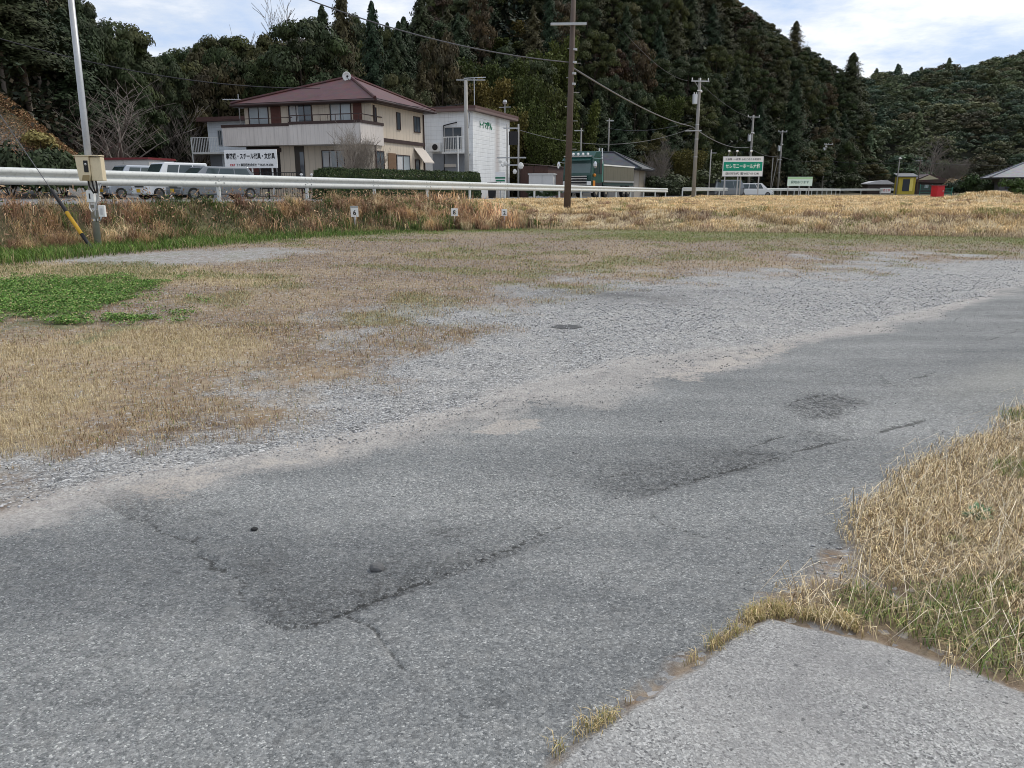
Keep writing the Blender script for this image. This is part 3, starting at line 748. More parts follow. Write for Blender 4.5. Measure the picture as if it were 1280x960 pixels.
# bare trees
BARE = [(160, 98, 50, 4.2, 'grey leafless tree with forked trunk behind the red edged shed'), (222, 90, 66, 3.4, 'reddish leafless tree behind the white annexe'),
        (342, 4, 84, 4.6, 'tall leafless tree with fine twigs against the sky'), (112, 110, 54, 3.4, 'leafless tree in the dark wood behind the leaning pole'),
        (300, 60, 80, 3.0, 'leafless tree above the red roof\u2019s low end'), (822, 168, 92, 1.6, 'thin leafless tree behind the open verge beyond the guardrail'),
        (1165, 166, 190, 6.5, 'grey leafless tree above the yellow shed'), (1186, 196, 170, 3.5, 'small leafless tree behind the red box'), (520, 150, 80, 3.0, 'leafless tree behind the flat roofed white building')]
for x, yt, Y, rad, lab in BARE:
    X = (x-640)/990*Y; z = float(max(hill_z(np.array([X]), np.array([float(Y)]))[0], zat(X, Y))); top = (236-yt)/990*Y+1.4
    put_tree('bare', X, Y, z, top-z, rad, lab, seed=int(x))
# bamboo and light green trees low on the big hill
for i_, (x, yt, Y, kd, rad) in enumerate([(612, 92, 92, 'bamboo', 3.6), (634, 74, 98, 'bamboo', 3.8), (655, 88, 94, 'bamboo', 3.4), (676, 66, 104, 'bamboo', 3.8), (690, 104, 95, 'bamboo', 3.2), (664, 118, 90, 'bamboo', 3.0), (640, 126, 88, 'bamboo', 2.8), (695, 140, 90, 'bamboo', 2.6), (672, 156, 86, 'bamboo', 2.2), (726, 118, 98, 'bamboo', 3.0), (620, 60, 112, 'bamboo', 4.0), (652, 50, 118, 'bamboo', 3.8), (858, 180, 108, 'bamboo', 3.0), (896, 186, 118, 'bamboo', 3.2), (708, 168, 84, 'bamboo', 2.0)]):
    X = (x-640)/990*Y; z = float(max(hill_z(np.array([X]), np.array([float(Y)]))[0], zat(X, Y))); top = (236-yt)/990*Y+1.4
    put_tree(kd, X, Y, z, max(4, top-z), rad, 'yellow green bamboo clump low on the big hill between white building and truck' if x < 800 else 'yellow green bamboo clump low on the hill behind the transformer pole', group='bamboo clumps by the white building' if x < 800 else 'bamboo clumps by the transformer pole', seed=i_); placed.append((X, Y))
# the wood on the near hills, tree by tree
KL = {'broad': 'dark evergreen broadleaf tree in the dense wood', 'cedar': 'dark conifer in the dense wood', 'bamboo': 'yellow green bamboo clump in the wood', 'brush': 'brownish thin crowned tree in the wood'}
cand = []
r_ = random.Random(5)
for it in range(15000):
    x = r_.uniform(-60, 1085); f = float(np.interp(x, *FOOT)); rg = float(np.interp(x, *RIDG))
    Y = math.sqrt(r_.uniform((f-1)**2, (rg+3)**2))
    cand.append((x, Y, f, rg))
cnt = {}
for x, Y, f, rg in cand:
    X = (x-640)/990*Y
    dm = 3.7 if Y < 105 else (4.3 if Y < 150 else 5.0)
    if not ok(X, Y, dm): continue
    z = float(hill_z(np.array([X]), np.array([Y]))[0]); z = max(z, zat(X, Y))
    lim = zlim(x, Y)-z
    low = x < 560
    h = r_.uniform(11, 17) if low else r_.uniform(8.5, 12.5)
    if lim < 3.5: continue
    h = min(h, lim*r_.uniform(.86, 1.0))
    q = r_.random()
    ypx = 236-(z+h-1.4)/Y*990
    kd = 'broad'
    if 585 < x < 735 and 30 < ypx < 200 and Y < 160 and q < .5 or 820 < x < 960 and Y < 135 and q < .25: kd = 'bamboo'
    elif x < 150: kd = 'cedar' if q < .45 else ('brush' if q < .55 else 'broad')
    elif x < 330: kd = 'brush' if q < .35 else 'broad'
    elif 470 < x < 1080 and q < .36: kd = 'cedar'
    elif q < .46: kd = 'brush'
    if cnt.get(kd, 0) >= 290: continue
    rad = {'broad': r_.uniform(2.5, 3.9), 'cedar': r_.uniform(1.9, 2.7), 'bamboo': r_.uniform(2.6, 3.8), 'brush': r_.uniform(2.5, 3.6)}[kd]
    if Y > 150: rad *= 1.25
    zone = 'on the near slope beside the leaning pole' if x < 180 else ('behind the houses' if x < 560 else ('on the big hill behind the truck' if x < 860 else 'on the falling end of the big hill'))
    cnt[kd] = cnt.get(kd, 0)+1
    put_tree(kd, X, Y, z, h, rad, KL[kd]+' '+zone, group={'broad': 'broadleaf trees', 'cedar': 'conifers', 'bamboo': 'bamboo clumps', 'brush': 'brownish trees'}[kd]+' '+zone, seed=r_.randrange(99), trunk=h*.45 if (x < 110 and kd == 'cedar') else None)
    placed.append((X, Y))
print('trees', cnt)
# the far hill reads as one mass of wood
def forest():
    r = np.random.default_rng(3); Vs = []; Fs = []; Cs = []; off = 0
    pro = [crown_data('broad', 900+i, 3000, .062) for i in range(4)]+[crown_data('cedar', 950, 1300, .035)]
    pts = []
    for it in range(5200):
        x = r.uniform(1000, 1620); Y = math.sqrt(r.uniform(203**2, 402**2)); X = (x-640)/990*Y
        if all((a-X)**2+(b_-Y)**2 > 58 for a, b_ in pts[-900:]): pts.append((X, Y))
    for X, Y in pts:
        z = float(far_z(np.array([X]), np.array([Y]))[0]); i = r.integers(0, 14); i = 4 if i == 0 else i % 4
        V, F, c = pro[i]; rad = r.uniform(5.0, 7.6); a = r.uniform(0, 6.28); ca, sa = math.cos(a), math.sin(a)
        if i == 4: S = np.array([15, 15, r.uniform(10, 13)])
        else: S = np.array([rad, rad, rad*.72])
        W = V*S; W = np.stack([W[:, 0]*ca-W[:, 1]*sa+X, W[:, 0]*sa+W[:, 1]*ca+Y, W[:, 2]+z+.5], 1)
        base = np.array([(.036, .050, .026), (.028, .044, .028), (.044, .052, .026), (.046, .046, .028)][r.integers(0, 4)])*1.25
        Vs.append(W); Fs.append(F+off); Cs.append(c*base*1.55*r.uniform(.7, 1.3)+np.array([.014, .016, .014])); off += len(V)  # constant lift paints aerial haze into the leaf colours
    m, nt, b = newmat('distant_foliage'); a = N(nt, 'ShaderNodeAttribute'); a.attribute_name = 'Col'; L(nt, a.outputs['Color'], b.inputs['Base Color']); b.inputs['Roughness'].default_value = .8; b.inputs['Specular IOR Level'].default_value = .2
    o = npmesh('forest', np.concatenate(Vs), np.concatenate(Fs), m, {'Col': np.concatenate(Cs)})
    print('far trees', len(pts))
    return tag(o, 'distant evergreen wood covering the far hill', 'forest', kind='stuff')
forest()
#PART3
# ------------------------------------------------------------------ grasses and stones
def blade_mat(name, trans=.25):
    m, nt, b = newmat(name)
    a = N(nt, 'ShaderNodeAttribute'); a.attribute_name = 'Col'
    L(nt, a.outputs['Color'], b.inputs['Base Color']); b.inputs['Roughness'].default_value = .7; b.inputs['Specular IOR Level'].default_value = .25
    return m
BM = blade_mat('blade')
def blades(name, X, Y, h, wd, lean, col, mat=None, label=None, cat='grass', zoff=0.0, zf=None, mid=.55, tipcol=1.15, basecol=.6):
    n = len(X); az = rng.uniform(0, 2*np.pi, n)
    if isinstance(lean, tuple): lean = rng.uniform(lean[0], lean[1], n)
    Z = (zf(X, Y) if zf is not None else H(X, Y))+zoff
    dx, dy = np.cos(az), np.sin(az); tw = az+np.pi/2+rng.normal(0, .9, n); wx, wy = np.cos(tw)*wd*.5, np.sin(tw)*wd*.5
    hz = np.sqrt(np.clip(1-lean**2, .02, 1))
    l1 = lean*.45; m1 = h*mid
    mx = X+dx*m1*l1; my = Y+dy*m1*l1; mz = Z+m1*np.sqrt(np.clip(1-l1**2, .1, 1))
    tx = X+dx*h*lean*.95; ty = Y+dy*h*lean*.95; tz = Z+np.maximum(h*hz*.98-h*.08*lean, .01*h)
    V = np.stack([np.stack([X-wx, Y-wy, Z-.01], 1), np.stack([X+wx, Y+wy, Z-.01], 1), np.stack([mx+wx*.8, my+wy*.8, mz], 1), np.stack([mx-wx*.8, my-wy*.8, mz], 1), np.stack([tx, ty, tz], 1)], 1).reshape(-1, 3)
    b = np.arange(n)[:, None]*5
    Fq = b+np.array([[0, 1, 2, 3]]); Ft = b+np.array([[3, 2, 4]])
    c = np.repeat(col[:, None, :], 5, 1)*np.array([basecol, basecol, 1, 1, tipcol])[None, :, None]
    o = npmesh(name, V, Fq, mat or BM, {'Col': c.reshape(-1, 3)}, Ft=Ft)
    return tag(o, label, cat, kind='stuff')
def pick(n, cols, weights=None, var=.25):
    cols = np.array(cols); i = rng.choice(len(cols), n, p=None if weights is None else np.array(weights)/np.sum(weights))
    return cols[i]*rng.uniform(1-var, 1+var, (n, 1))
def region(n, x0, x1, y0, y1, f, power=1.0):
    """random points in plan, kept with probability f(X, Y)"""
    X = rng.uniform(x0, x1, n); Y = y0+(y1-y0)*rng.random(n)**power
    k = rng.random(n) < f(X, Y); return X[k], Y[k]
def wedge(n, pxl, pxr, y0, y1, f, bias=1.0):
    """random points inside a horizontal wedge in front, denser near"""
    Y = y0*(y1/y0)**(rng.random(n)**bias); X = (rng.uniform(pxl, pxr, n)-640)/990*Y
    k = rng.random(n) < f(X, Y); return X[k], Y[k]

# 1 dry verge by the camera
def f1(X, Y):
    g = blend(sdf_poly(X, Y, GRASS)-.02+(fbm(X, Y, 5, 3, 23)-.5)*.35+(fbm(X, Y, 1.3, 4, 11)-.5)*.3, .12)
    bare = sst(.60, .72, fbm(X, Y, 2.4, 3, 301))
    return g*(1-.85*bare)
X, Y = region(330000, .8, 7.5, 1.6, 9.0, f1)
nz = fbm(X, Y, 3, 3, 305)
grn = (fbm(X, Y, 1.9, 3, 307) > .67)
# a few green tufts where the photograph has them
TUFT = [(1130, 770, .16), (1165, 790, .13), (1200, 760, .12), (1230, 800, .11), (1080, 760, .08), (1240, 740, .10)]
for a, b_, rd in TUFT:
    gx, gy = G(a, b_); grn |= (X-gx)**2+(Y-gy)**2 < rd**2*(.5+fbm(X, Y, 9, 2, 5))
n = len(X); h = rng.uniform(.03, .085, n)*(.5+.9*nz)
col = pick(n, [(.60, .47, .26), (.72, .58, .35), (.46, .33, .18), (.78, .67, .46), (.28, .19, .11)], [4, 4, 2, 2, 1.2])
gc = pick(n, [(.10, .16, .035), (.16, .22, .05), (.30, .29, .11), (.46, .38, .2)], [2, 2, 2, 1.5]); col[grn] = gc[grn]
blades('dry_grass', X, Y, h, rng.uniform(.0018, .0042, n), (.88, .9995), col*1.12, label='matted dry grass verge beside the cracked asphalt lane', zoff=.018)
# wispy stalks lying over it
X, Y = region(22000, .8, 7.5, 1.6, 9.0, f1); n = len(X)
blades('straw_litter', X, Y, rng.uniform(.12, .28, n), rng.uniform(.002, .0035, n), (.985, .9999), pick(n, [(.66, .55, .38), (.55, .42, .25), (.72, .64, .5)]), label='long dry stalks lying over the matted verge', zoff=.03)
# seam grass between the apron and the lane
se = [G(*p) for p in [(650, 985), (700, 945), (830, 852), (900, 805), (962, 768), (1040, 778), (1120, 806)]]
def fs(X, Y):
    d = dist_line(X, Y, se); return np.clip(1-d/.05, 0, 1)**1.5*sst(.46, .66, fbm(X, Y, 8.5, 3, 310))*(.3+.9*(X > .75))
X, Y = region(700000, -.1, 2.2, 1.5, 3.3, fs); X = X[:8500]; Y = Y[:8500]; n = len(X)
blades('seam_grass', X, Y, rng.uniform(.015, .06, n), rng.uniform(.0014, .0028, n), (.5, .995), pick(n, [(.62, .48, .26), (.55, .42, .20), (.32, .30, .10), (.7, .56, .32)]), label='thin line of dry grass in the seam of the concrete apron', zoff=.012)

# 2 dead weeds, straw and green in the lot
def flot(X, Y):
    M = masks(X, Y)
    base = (1-M['asph'])*(1-M['grav'])*(M['edge'] > -.4)
    return base*(.30+.5*M['straw']+.7*M['verge']*.8+.5*sst(.5, .66, fbm(X, Y, .8, 4, 55)))*(1-M['greyp'])*(1-M['clover'])
X, Y = wedge(520000, -120, 1500, 3.7, 30, flot, .85); n = len(X)
M = masks(X, Y); gsel = rng.random(n) < np.clip(M['verge']*1.25+.5*sst(.5, .66, fbm(X, Y, .8, 4, 55))*(Y > 11), 0, .9)
olive = X > -3
col = pick(n, [(.44, .31, .16), (.52, .39, .21), (.28, .18, .11), (.18, .115, .08), (.60, .48, .28), (.16, .20, .05)], [3, 3, 3, 2, 2, 1.3])
st_ = M['straw'] > .5
cs = pick(n, [(.55, .44, .25), (.62, .52, .32), (.42, .32, .18)]); col[st_] = cs[st_]
gc = pick(n, [(.10, .15, .03), (.16, .20, .05), (.24, .23, .09)]); go = pick(n, [(.15, .22, .045), (.22, .26, .07), (.30, .28, .11), (.40, .33, .17)])
col[gsel & ~olive] = gc[gsel & ~olive]; col[gsel & olive] = go[gsel & olive]
sc_ = np.clip(Y/10, .5, 2.2)
blades('lot_weeds', X, Y, rng.uniform(.02, .06, n)*np.where(st_, 1.3, 1), rng.uniform(.004, .007, n)*sc_, (.5, .99), col, label='sparse dead and green weeds on the gravel lot')
# tall green verge under the bank
def fv(X, Y):
    d = dist_rail(X, Y)-dfoot(Y); return ((d > -.5) & (d < 1.7-.0*X) & (X < 0.5)).astype(float)*np.clip(1.2-np.abs(d-.3)/1.3, 0, 1)*sst(.25, .5, fbm(X, Y, 1.2, 3, 320)+.15*(X < -4))
X, Y = wedge(170000, -80, 760, 13, 33, fv); n = len(X); tall = np.clip(1.25-np.maximum(0, X+9)*.13, .35, 1.3)
blades('verge_grass', X, Y, rng.uniform(.10, .26, n)*tall, rng.uniform(.008, .014, n), (.3, .9), pick(n, [(.10, .19, .03), (.15, .25, .045), (.07, .13, .025), (.26, .29, .09), (.4, .34, .18)], [3, 3, 2, 1, .7]), label='bright green grass along the foot of the weedy bank')
# clover patch
def fc(X, Y):
    c = np.minimum(sdf_poly(X, Y, CLOV[0]), sdf_poly(X, Y, CLOV[1])); return blend(c+(fbm(X, Y, 1.3, 4, 11)-.5)*1.6+(fbm(X, Y, 5, 3, 23)-.5)*2.4+.1, .9)*sst(.22, .42, fbm(X, Y, 3.5, 3, 325))
X, Y = region(520000, -9.5, -3, 8.0, 14, fc); n = len(X)
hh = rng.uniform(.01, .07, n)*(.35+1.1*fbm(X, Y, 3.4, 3, 326))
V, F, c = leaf_quads(np.stack([X, Y, H(X, Y)+hh], 1), np.tile([[0, 0, 1.]], (n, 1)), .011, rng, pick(n, [(.09, .20, .03), (.14, .27, .05), (.06, .13, .025), (.24, .33, .09), (.40, .33, .17)], [3, 3, 2, 2, .8], var=.45), aspect=.8, jit=.9)
tag(npmesh('clover', V, F, BM, {'Col': c}), 'bright green clover patch in the dead grass of the lot', 'clover', kind='stuff')

# 3 bank reeds
def fb(X, Y):
    d = dist_rail(X, Y); e = dist_field(X, Y); f = dfoot(Y)
    return ((d > .35) & (d < f) & (e < .8)).astype(float)*np.clip((f-d)/.7, 0, 1)*(.65+.35*sst(.3, .5, fbm(X, Y, .9, 3, 330)))
X, Y = wedge(260000, -120, 900, 12.5, 60, fb, .75); n = len(X)
cl = fbm(X, Y, .8, 3, 331); cl2 = fbm(X, Y, .33, 2, 332)
d = dist_rail(X, Y)
h = rng.uniform(.16, .50, n)*(.55+1.1*sst(.34, .68, fbm(X, Y, 1.25, 3, 338)))*np.clip(.20+(d-.3)*.42, .2, 1.15)
col = pick(n, [(.36, .22, .12), (.46, .31, .17), (.28, .16, .10), (.55, .42, .26), (.18, .11, .075)], [3, 3, 3, 1.6, 2])
dk = (cl2 < .44) & (rng.random(n) < .75); dc = pick(n, [(.20, .13, .10), (.14, .10, .07), (.08, .10, .03), (.30, .2, .13)]); col[dk] = dc[dk]
gm = (fbm(X, Y, .6, 3, 333) > .56) & (rng.random(n) < .7); gc = pick(n, [(.07, .12, .025), (.11, .16, .035), (.05, .09, .03), (.2, .2, .07)]); col[gm] = gc[gm]; h[gm] *= .6
rt_ = (X > -3) & ~gm; col[rt_] *= 1.3
col *= (.75+1.25*sst(.3, .7, fbm(X, Y, 1.9, 3, 339)))[:, None]
wd = rng.uniform(.008, .016, n)*np.clip(Y/18, .9, 2.2)
blades('bank_reeds', X, Y, h, wd, (.15, .97), col, label='brown and rusty dead reeds on the bank below the guardrail', mid=.6)
# seed heads and broad withered leaves in the clumps
X, Y = wedge(60000, -120, 700, 13, 40, fb, .8); n = len(X)
V, F, c = leaf_quads(np.stack([X, Y, H(X, Y)+rng.uniform(.08, .42, n)], 1), rng.normal(0, 1, (n, 3)), .05, rng, pick(n, [(.42, .26, .15), (.50, .36, .22), (.25, .15, .1), (.08, .12, .03), (.30, .19, .12)]), aspect=.3)
tag(npmesh('withered_leaves', V, F, BM, {'Col': c}), 'withered leaves caught among the reeds on the bank', 'undergrowth', kind='stuff')

# 4 straw field
def ff(X, Y):
    e = dist_field(X, Y); d = dist_rail(X, Y)
    return ((e > -.2) & (d > .8)).astype(float)*np.where((e < 2.2) & (fbm(X, Y, .9, 3, 371) < .52), .45, 1)
X, Y = wedge(330000, 560, 1420, 22, 90, lambda X, Y: ff(X, Y), 1.25); n = len(X)
e = dist_field(X, Y); cl = fbm(X, Y, 1.3, 3, 341)*1.5-.25
h = rng.uniform(.08, .24, n)*(.45+cl)*(1+.9*sst(.58, .66, fbm(X, Y, .8, 2, 348)))*np.clip(.7+e*.2, .7, 1.1); h = np.minimum(h, .34)*np.where((dist_rail(X, Y) < 9) & (Y < 80), .5, 1)
col = pick(n, [(.68, .51, .28), (.78, .63, .39), (.58, .42, .22), (.84, .73, .52), (.40, .27, .15)], [4, 4, 2, 2, 1])
lowf = (e < 2.6) & (rng.random(n) < .8*sst(.35, .6, fbm(X, Y, .7, 3, 343))+.15); lc = pick(n, [(.34, .25, .19), (.24, .17, .14), (.42, .33, .26), (.5, .41, .31)]); col[lowf] = lc[lowf]
gm = (fbm(X, Y, .5, 3, 345) > .64) & (rng.random(n) < .6) & (e < 5); gc = pick(n, [(.16, .20, .05), (.26, .27, .09)]); col[gm] = gc[gm]
# green weeds at three spots of the field edge
for px_, py_, rd in ((845, 268, .9), (1050, 283, .8), (865, 252, 1.2)):
    g = G(px_, py_, .25); k = ((X-g[0])**2+((Y-g[1])*.6)**2 < rd**2) & (rng.random(n) < .6); col[k] = gc[k]
col *= (.80+.6*fbm(X, Y, 1.6, 3, 347))[:, None]*np.array([1.0, .96, .87])
blades('field_straw', X, Y, h, rng.uniform(.010, .018, n)*np.clip(Y/25, .9, 5), (.72, .998), col, label='golden straw stubble covering the field behind the lot', cat='straw')
# mown straw lying along the field edge
def fe(X, Y):
    e = dist_field(X, Y); return ((e > -.9) & (e < 1.0) & (dist_rail(X, Y) > 2)).astype(float)*np.clip(1-np.abs(e)/1.0, 0, 1)
X, Y = wedge(60000, 600, 1400, 20, 33, fe); n = len(X)
blades('edge_straw', X, Y, rng.uniform(.08, .3, n), rng.uniform(.008, .014, n), (.75, .995), pick(n, [(.5, .38, .24), (.62, .5, .33), (.34, .24, .17)]), label='mown straw lying along the front edge of the field', cat='straw')

# tussocks: arching clumps that share a root and a colour
def tussocks(name, cx, cy, nper, spread, h0, h1, wd, lean, cols, label, cat, weights=None):
    n = len(cx)*nper; X = np.repeat(cx, nper)+rng.normal(0, spread, n); Y = np.repeat(cy, nper)+rng.normal(0, spread, n)
    hc = np.repeat(rng.uniform(h0, h1, len(cx)), nper); cc = np.repeat(pick(len(cx), cols, weights, .3), nper, 0)*rng.uniform(.6, 1.45, (n, 1))
    return blades(name, X, Y, hc*rng.uniform(.5, 1.1, n), wd*rng.uniform(.7, 1.3, n)*np.clip(Y/20, .8, 2.5), lean, cc, label=label, cat=cat, basecol=.4)
cx, cy = wedge(2600, -120, 700, 13, 40, lambda X, Y: ((dist_rail(X, Y) > .9) & (dist_rail(X, Y) < dfoot(Y)+.1) & (dist_field(X, Y) < 0)).astype(float)*sst(.38, .55, fbm(X, Y, .7, 2, 372)), .9)
gx_, gy_ = wedge(2600, -120, 760, 13, 36, lambda X, Y: ((dist_rail(X, Y) > .6) & (dist_rail(X, Y) < dfoot(Y)+.2) & (dist_field(X, Y) < 0)).astype(float)*sst(.56, .44, fbm(X, Y, .7, 2, 372)), .9)
tussocks('bank_weeds', gx_[:560], gy_[:560], 90, .14, .14, .36, .012, (.3, .97), [(.12, .17, .045), (.17, .21, .06), (.09, .12, .045), (.42, .31, .17), (.30, .20, .12)], 'low green and withered weeds between the tussocks on the bank', 'grass', [3, 2, 2, 2, 2])
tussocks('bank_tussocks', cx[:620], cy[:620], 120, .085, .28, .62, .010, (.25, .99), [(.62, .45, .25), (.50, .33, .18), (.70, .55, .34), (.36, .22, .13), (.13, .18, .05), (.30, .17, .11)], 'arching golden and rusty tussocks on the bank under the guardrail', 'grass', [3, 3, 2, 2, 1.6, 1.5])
cx, cy = wedge(4200, 640, 1400, 22.5, 60, lambda X, Y: ((dist_field(X, Y) > .4) & (dist_rail(X, Y) > 3)).astype(float), 1.1)
tussocks('field_tussocks', cx[:1500], cy[:1500], 70, .11, .16, .36, .011, (.45, .995), [(.74, .57, .33), (.84, .70, .45), (.60, .44, .24), (.42, .28, .18), (.28, .28, .09)], 'clumps of pale straw standing out of the field', 'straw', [4, 3, 3, 2, .5])
# 5 stones
def stones(name, X, Y, size, cols, label):
    n = len(X)
    base = np.array([(1, 0, 0), (-1, 0, 0), (0, 1, 0), (0, -1, 0), (0, 0, 1), (0, 0, -1)], float)
    F = np.array([(0, 2, 4), (2, 1, 4), (1, 3, 4), (3, 0, 4), (2, 0, 5), (1, 2, 5), (3, 1, 5), (0, 3, 5)])
    V = base[None]*rng.uniform(.55, 1.2, (n, 6, 1))+rng.normal(0, .22, (n, 6, 3))
    a = rng.uniform(0, 6.283, n); ca, sa = np.cos(a)[:, None], np.sin(a)[:, None]
    V = np.stack([V[:, :, 0]*ca-V[:, :, 1]*sa, V[:, :, 0]*sa+V[:, :, 1]*ca, V[:, :, 2]*.6], 2)*size[:, None, None]
    V += np.stack([X, Y, H(X, Y)+size*.15], 1)[:, None, :]
    Ft = (np.arange(n)[:, None, None]*6+F[None]).reshape(-1, 3)
    c = np.repeat(cols, 6, 0)
    o = npmesh(name, V.reshape(-1, 3), None, BM, {'Col': c}, Ft=Ft)
    return tag(o, label, 'gravel', kind='stuff')
def fg(X, Y):
    M = masks(X, Y); return M['grav']*(1-M['asph'])*(1-M['apron'])*(.35+.65*sst(.4, .6, fbm(X, Y, 1.1, 3, 350)))*(1-.6*M['dust'])
X, Y = wedge(150000, -150, 1450, 2.6, 20, fg, 1.15); n = len(X)
sz = rng.uniform(.004, .013, n)*np.clip(Y/7, .8, 1.35)
gv = rng.uniform(.14, .58, n); cols = np.stack([gv, gv*1.0, gv*1.01], 1)
stones('gravel', X, Y, sz, cols, 'crushed grey stone scattered across the lot')
def fl_(X, Y):
    M = masks(X, Y); return M['asph']*(.06+.5*M['dust']+.5*M['rough']+.15*M['crack'])
X, Y = wedge(70000, -100, 1400, 1.6, 12, fl_, 1.0); n = len(X)
gv = rng.uniform(.07, .40, n); stones('loose_grit', X, Y, rng.uniform(.002, .0065, n)*np.clip(Y/4, .8, 1.6), np.stack([gv, gv, gv], 1), 'loose grit lying on the worn asphalt')
# low brush in front of the wood, rusty growth on the spoil bank
def brush(name, n, f, size, cols, label, hgt=1.0, y0=30, y1=120, pl=-150, pr=1100, zf=None, cat='undergrowth', bias=1.0):
    X, Y = wedge(n, pl, pr, y0, y1, f, bias); m = len(X)
    hh = hgt*fbm(X, Y, .45, 3, 360)*1.7*rng.random(m)**.6
    z = (zf or H)(X, Y)
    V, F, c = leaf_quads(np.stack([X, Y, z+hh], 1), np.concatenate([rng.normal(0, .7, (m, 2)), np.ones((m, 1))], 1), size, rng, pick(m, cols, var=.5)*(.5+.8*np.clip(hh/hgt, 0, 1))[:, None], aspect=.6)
    return tag(npmesh(name, V, F, BM, {'Col': c}), label, cat, kind='stuff')
def fu(X, Y):
    x = upx(X, Y); f = np.interp(x, *FOOT); return ((Y > f-3) & (Y < f+14) & (dist_rail(X, Y) < -9.5)).astype(float)
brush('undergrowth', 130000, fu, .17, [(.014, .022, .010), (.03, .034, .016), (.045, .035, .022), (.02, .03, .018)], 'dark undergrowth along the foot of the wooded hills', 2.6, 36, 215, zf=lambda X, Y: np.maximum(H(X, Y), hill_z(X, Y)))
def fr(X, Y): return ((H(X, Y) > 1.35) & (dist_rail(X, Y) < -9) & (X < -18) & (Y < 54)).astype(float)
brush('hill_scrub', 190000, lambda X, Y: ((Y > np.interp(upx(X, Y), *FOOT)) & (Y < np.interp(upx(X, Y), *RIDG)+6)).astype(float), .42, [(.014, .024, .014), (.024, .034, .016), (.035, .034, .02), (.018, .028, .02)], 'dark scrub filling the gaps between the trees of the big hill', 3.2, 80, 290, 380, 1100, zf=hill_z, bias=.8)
def fu2(X, Y):
    x = upx(X, Y); return ((Y > np.interp(x, *FOOT)+3) & (Y < np.interp(x, *FOOT)+30)).astype(float)
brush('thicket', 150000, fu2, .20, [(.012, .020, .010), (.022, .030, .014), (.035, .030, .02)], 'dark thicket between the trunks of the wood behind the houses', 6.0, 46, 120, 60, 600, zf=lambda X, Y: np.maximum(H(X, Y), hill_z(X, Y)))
brush('rusty_creeper', 200000, fr, .042, [(.34, .19, .10), (.24, .13, .07), (.44, .29, .16), (.14, .12, .05)], 'rust brown creepers over the tall spoil bank behind the guardrail', .5, 34, 54, -200, 130)
# ------------------------------------------------------------------ materials for built things
WHITE = flat('white_paint', (.74, .75, .74), .45, var=.06, dirt=.3, scale=1.5)
GALV = flat('galvanised_steel', (.42, .43, .44), .45, .5, var=.15, dirt=.3)
RAILM = flat('guardrail_paint', (.60, .62, .60), .55, var=.12, dirt=.55, scale=1.6)
CONC = flat('concrete', (.36, .35, .33), .85, var=.18, dirt=.4, scale=1.5)
POLEC = flat('pole_concrete', (.25, .24, .225), .85, var=.18, dirt=.3, scale=1.5)
WOODP = flat('creosoted_wood', (.10, .075, .062), .85, var=.3, dirt=.4, scale=4, bmp=.4)
BLACK = flat('black_plastic', (.018, .018, .02), .5, var=.2, dirt=.1)
RUBBER = flat('rubber', (.02, .02, .02), .85, var=.2, dirt=.3)
YEL = flat('yellow_plastic', (.62, .36, .03), .5, var=.1, dirt=.3)
CREAM = flat('cream_enamel', (.66, .57, .40), .45, var=.07, dirt=.25, scale=2)
DKBR = flat('dark_brown_trim', (.045, .025, .022), .5, var=.2)
GLASS = glassmat(); GLASSL = glassmat('curtained_glass', (.16, .18, .19), .15)
CARG = glassmat('car_glass', (.014, .024, .024), .05)
CURT = flat('curtain', (.5, .5, .5), .9, var=.15, scale=8)
SIGNW = flat('sign_white', (.80, .80, .80), .5, var=.03, dirt=.12)
CHROME = flat('bright_metal', (.62, .63, .64), .22, .9, var=.1, dirt=.15)
CABLE = flat('cable', (.035, .035, .04), .6, var=.1)
CABLEL = flat('grey_cable', (.12, .12, .13), .6, var=.1)
LAMPW = flat('lamp_white', (.82, .82, .80), .25, var=.04, dirt=.05, spec=.6)
PORC = flat('porcelain', (.72, .72, .70), .3, var=.05, dirt=.1)
ALU = flat('aluminium', (.55, .56, .57), .35, .6, var=.08, dirt=.2)

def text(parent, s, size, loc, mat, rot=(R(90), 0, 0), width=None, name='lettering', bold=.0, align='CENTER', sx=1.0, sy=None):
    c = bpy.data.curves.new(name, 'FONT'); c.body = s; c.size = size; c.align_x = align; c.align_y = 'CENTER'; c.extrude = .003; c.offset = bold
    c.materials.append(mat); o = bpy.data.objects.new(name, c); COL.objects.link(o); o.parent = parent; o.location = loc; o.rotation_euler = rot
    bpy.context.view_layer.update()
    if width:
        k = width/max(o.dimensions.x/max(o.scale.x, 1e-6), 1e-6); o.scale = (k, max(k, .0) if sx == 1.0 else k*sx, 1)
    bpy.context.view_layer.update(); dg = bpy.context.evaluated_depsgraph_get()
    me = bpy.data.meshes.new_from_object(o.evaluated_get(dg)); q = bpy.data.objects.new(name, me); COL.objects.link(q); q.parent = parent
    q.location = o.location; q.rotation_euler = o.rotation_euler; q.scale = o.scale
    if sy: q.scale.y = q.scale.x*sy
    bpy.data.objects.remove(o); bpy.data.curves.remove(c)
    q.name = name; return q
INK = flat('black_ink', (.012, .012, .015), .6, var=.05, dirt=0); REDINK = flat('red_ink', (.5, .03, .04), .6, var=.05, dirt=0)
GRNINK = flat('green_ink', (.01, .16, .08), .6, var=.05, dirt=0); WHINK = flat('white_ink', (.78, .85, .80), .6, var=.03, dirt=0)

